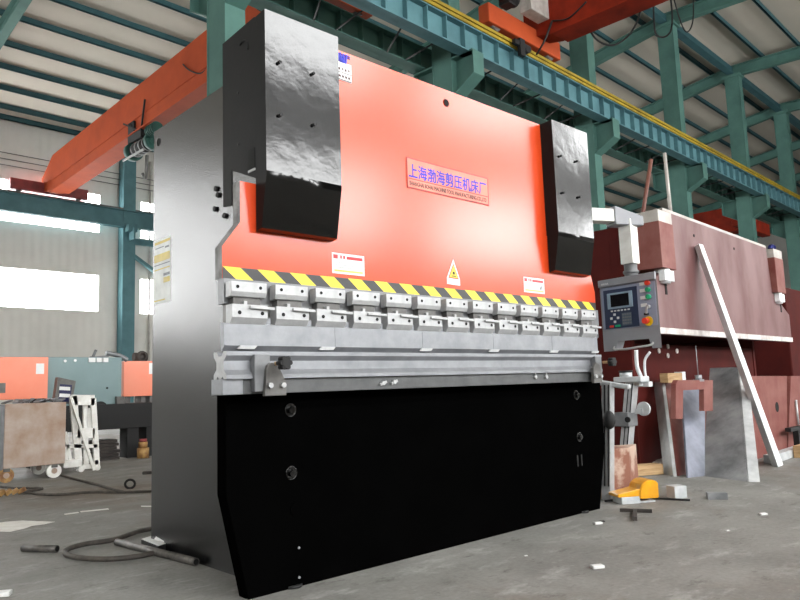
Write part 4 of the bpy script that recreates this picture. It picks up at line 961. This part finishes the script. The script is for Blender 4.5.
# black bed of the far machine
FY = 10.0; f = lambda px, py, y=FY: P(px, py, Y=y)
FM = thing('press_brake', 'distant press brake with grey-green body on a black bed behind the cart', 'press brake', (f(100, 450).x, FY, 0))
zt = f(100, 404.5).z; zb = f(100, 430).z
bm = nb(); box(bm, f(55, 410).x, f(175, 410).x, FY, FY+.9, zb, zt, .005); obj('bed', bm, 'blackmatte', FM)
for px0, px1 in ((128, 139), (147, 158), (60, 68)):
    bm = nb(); box(bm, f(px0, 440).x, f(px1, 440).x, FY+.02, FY+.3, 0, zb); obj('leg', bm, 'blackmatte', FM)
bm = nb(); box(bm, f(48, 380).x, f(123, 380).x, FY+.05, FY+.7, zt, f(80, 357).z, .006); bd = obj('body', bm, 'greygreen', FM)
for px, py in ((65, 361), (75, 360.5), (107, 388), (92, 360)):
    q = f(px, py, FY+.05); bm = nb(); cyl(bm, (q.x, FY+.055, q.z), (q.x, FY+.035, q.z), .018 if py < 370 else .012, 12); obj('bolt', bm, 'white' if py < 370 else 'slot', bd)
for px in (92, 100, 105):
    q = f(px, 360, FY+.05); bm = nb(); box(bm, q.x-.05, q.x+.04, FY+.03, FY+.05, q.z-.03, q.z+.03); obj('tag', bm, 'white', bd)
q = f(101, 405); bm = nb(); cyl(bm, (q.x, FY+.02, q.z-.05), (q.x, FY+.05, q.z-.05), .10, 24); obj('flange', bm, 'blackmatte', bd)
q = f(120, 402); bm = nb(); box(bm, q.x-.05, q.x+.05, FY-.02, FY+.05, zt, zt+.1); obj('switch_box', bm, 'steeldark', FM)
bm = nb(); tube(bm, [f(93, 357, FY+.3), f(96, 350, FY+.3)], .02, 8, False); 
tube(bm, [f(106, 353, FY+.3), f(112, 354, FY+.3), f(120, 356, FY+.3), f(127, 360, FY+.3)], .035, 8); tube(bm, [f(90, 357.5, FY+.3), f(108, 356, FY+.3), f(108, 352, FY+.3)], .015, 8); obj('pipework', bm, 'steelmid', FM)
OY = 9.75
f2 = lambda px, py: P(px, py, Y=OY)
t = thing('orange_ram', 'pale-shining orange ram with a white sticker at the far left edge', 'machine ram', (f2(20, 400).x, OY, 0))
bm = nb(); box(bm, f2(-60, 380).x, f2(48, 380).x, OY, OY+.22, f2(30, 399).z, f2(30, 357).z, .006); rr = obj('body', bm, 'orangeglare', t)
bm = nb(); box(bm, f2(36, 370).x, f2(44, 370).x, OY-.003, OY, f2(40, 374).z, f2(40, 363.5).z); obj('sticker', bm, 'white', rr)
bm = nb(); box(bm, f2(-3, 370).x, f2(6, 370).x, OY-.004, OY, f2(3, 393).z, f2(3, 383).z); obj('opening', bm, 'steeldark', rr)
for px in (-50, 40):
    bm = nb(); box(bm, f2(px, 380).x-.08, f2(px, 380).x+.08, OY+.05, OY+.2, 0, f2(30, 399).z); obj('stand', bm, 'blackmatte', t)
t = thing('orange_ram', 'orange ram with white sticker right of the grey-green body, above the black bed', 'machine ram', (f2(140, 400).x, OY+.4, zt))
YY = FY+.72
bm = nb(); z0 = f(130, 396.5, YY).z; box(bm, f(123.5, 380, YY).x, f(185, 380, YY).x, YY, YY+.4, z0, f(135, 361, YY).z, .006); rr = obj('body', bm, 'orangeglare', t)
bm = nb(); box(bm, f(149, 370, YY).x, f(158, 370, YY).x, YY-.003, YY, f(150, 374, YY).z, f(150, 363, YY).z); obj('sticker', bm, 'white', rr)
for px in (127, 142, 150, 170):
    bm = nb(); q = f(px, 400, YY+.1); box(bm, q.x-.03, q.x+.03, YY+.05, YY+.3, zt, z0); obj('foot', bm, 'steeldark', t)
q = f(140, 359, YY+.2); bm = nb(); cyl(bm, (q.x-.1, YY+.2, f(135, 361, YY).z+.07), (q.x+.1, YY+.2, f(135, 361, YY).z+.07), .07, 14)
torus(bm, (q.x, YY+.12, f(135, 361, YY).z+.07), (0, 1, 0), .07, .025)
one('hose_coil', bm, 'scrap', 'dark coil lying on top of the right orange ram', 'coil', (q.x, YY+.2, f(135, 361, YY).z))
# scrap plates under the bed and yellow jack
q0 = P(90, 462, Z=0); q1 = P(130, 460, Z=0)
bm = nb(); n0 = random.Random(3)
for k in range(6): box(bm, q0.x+.04*n0.random(), q1.x-.06*n0.random(), q0.y+.02*k, q0.y+.45, .045*k, .045*k+.04)
one('plate_stack', bm, 'scrap', 'low stack of dark scrap plates under the black bed', 'plate stack', q0)
q = P(143, 458, Z=0); t = thing('jack', 'dusty yellow jack standing beyond the black bed leg', 'jack', q)
bm = nb(); cyl(bm, q, q+Vector((0, 0, .14)), .08, 16); cyl(bm, q+Vector((0, 0, .14)), q+Vector((0, 0, .22)), .06, 16); obj('body', bm, 'mudyellow', t)
bm = nb(); cyl(bm, q+Vector((0, 0, .22)), q+Vector((0, 0, .26)), .05, 16); obj('cap', bm, 'cranedark', t)

# ------------------------------------------------------------------ world and view
w = bpy.data.worlds.new('World'); bpy.context.scene.world = w; w.use_nodes = True
w.node_tree.nodes['Background'].inputs['Color'].default_value = (.75, .85, 1, 1); w.node_tree.nodes['Background'].inputs['Strength'].default_value = .8
vs = bpy.context.scene.view_settings
vs.view_transform = 'Standard'; vs.look = 'None'; vs.gamma = 1; vs.use_curve_mapping = False
vs.exposure = -.18
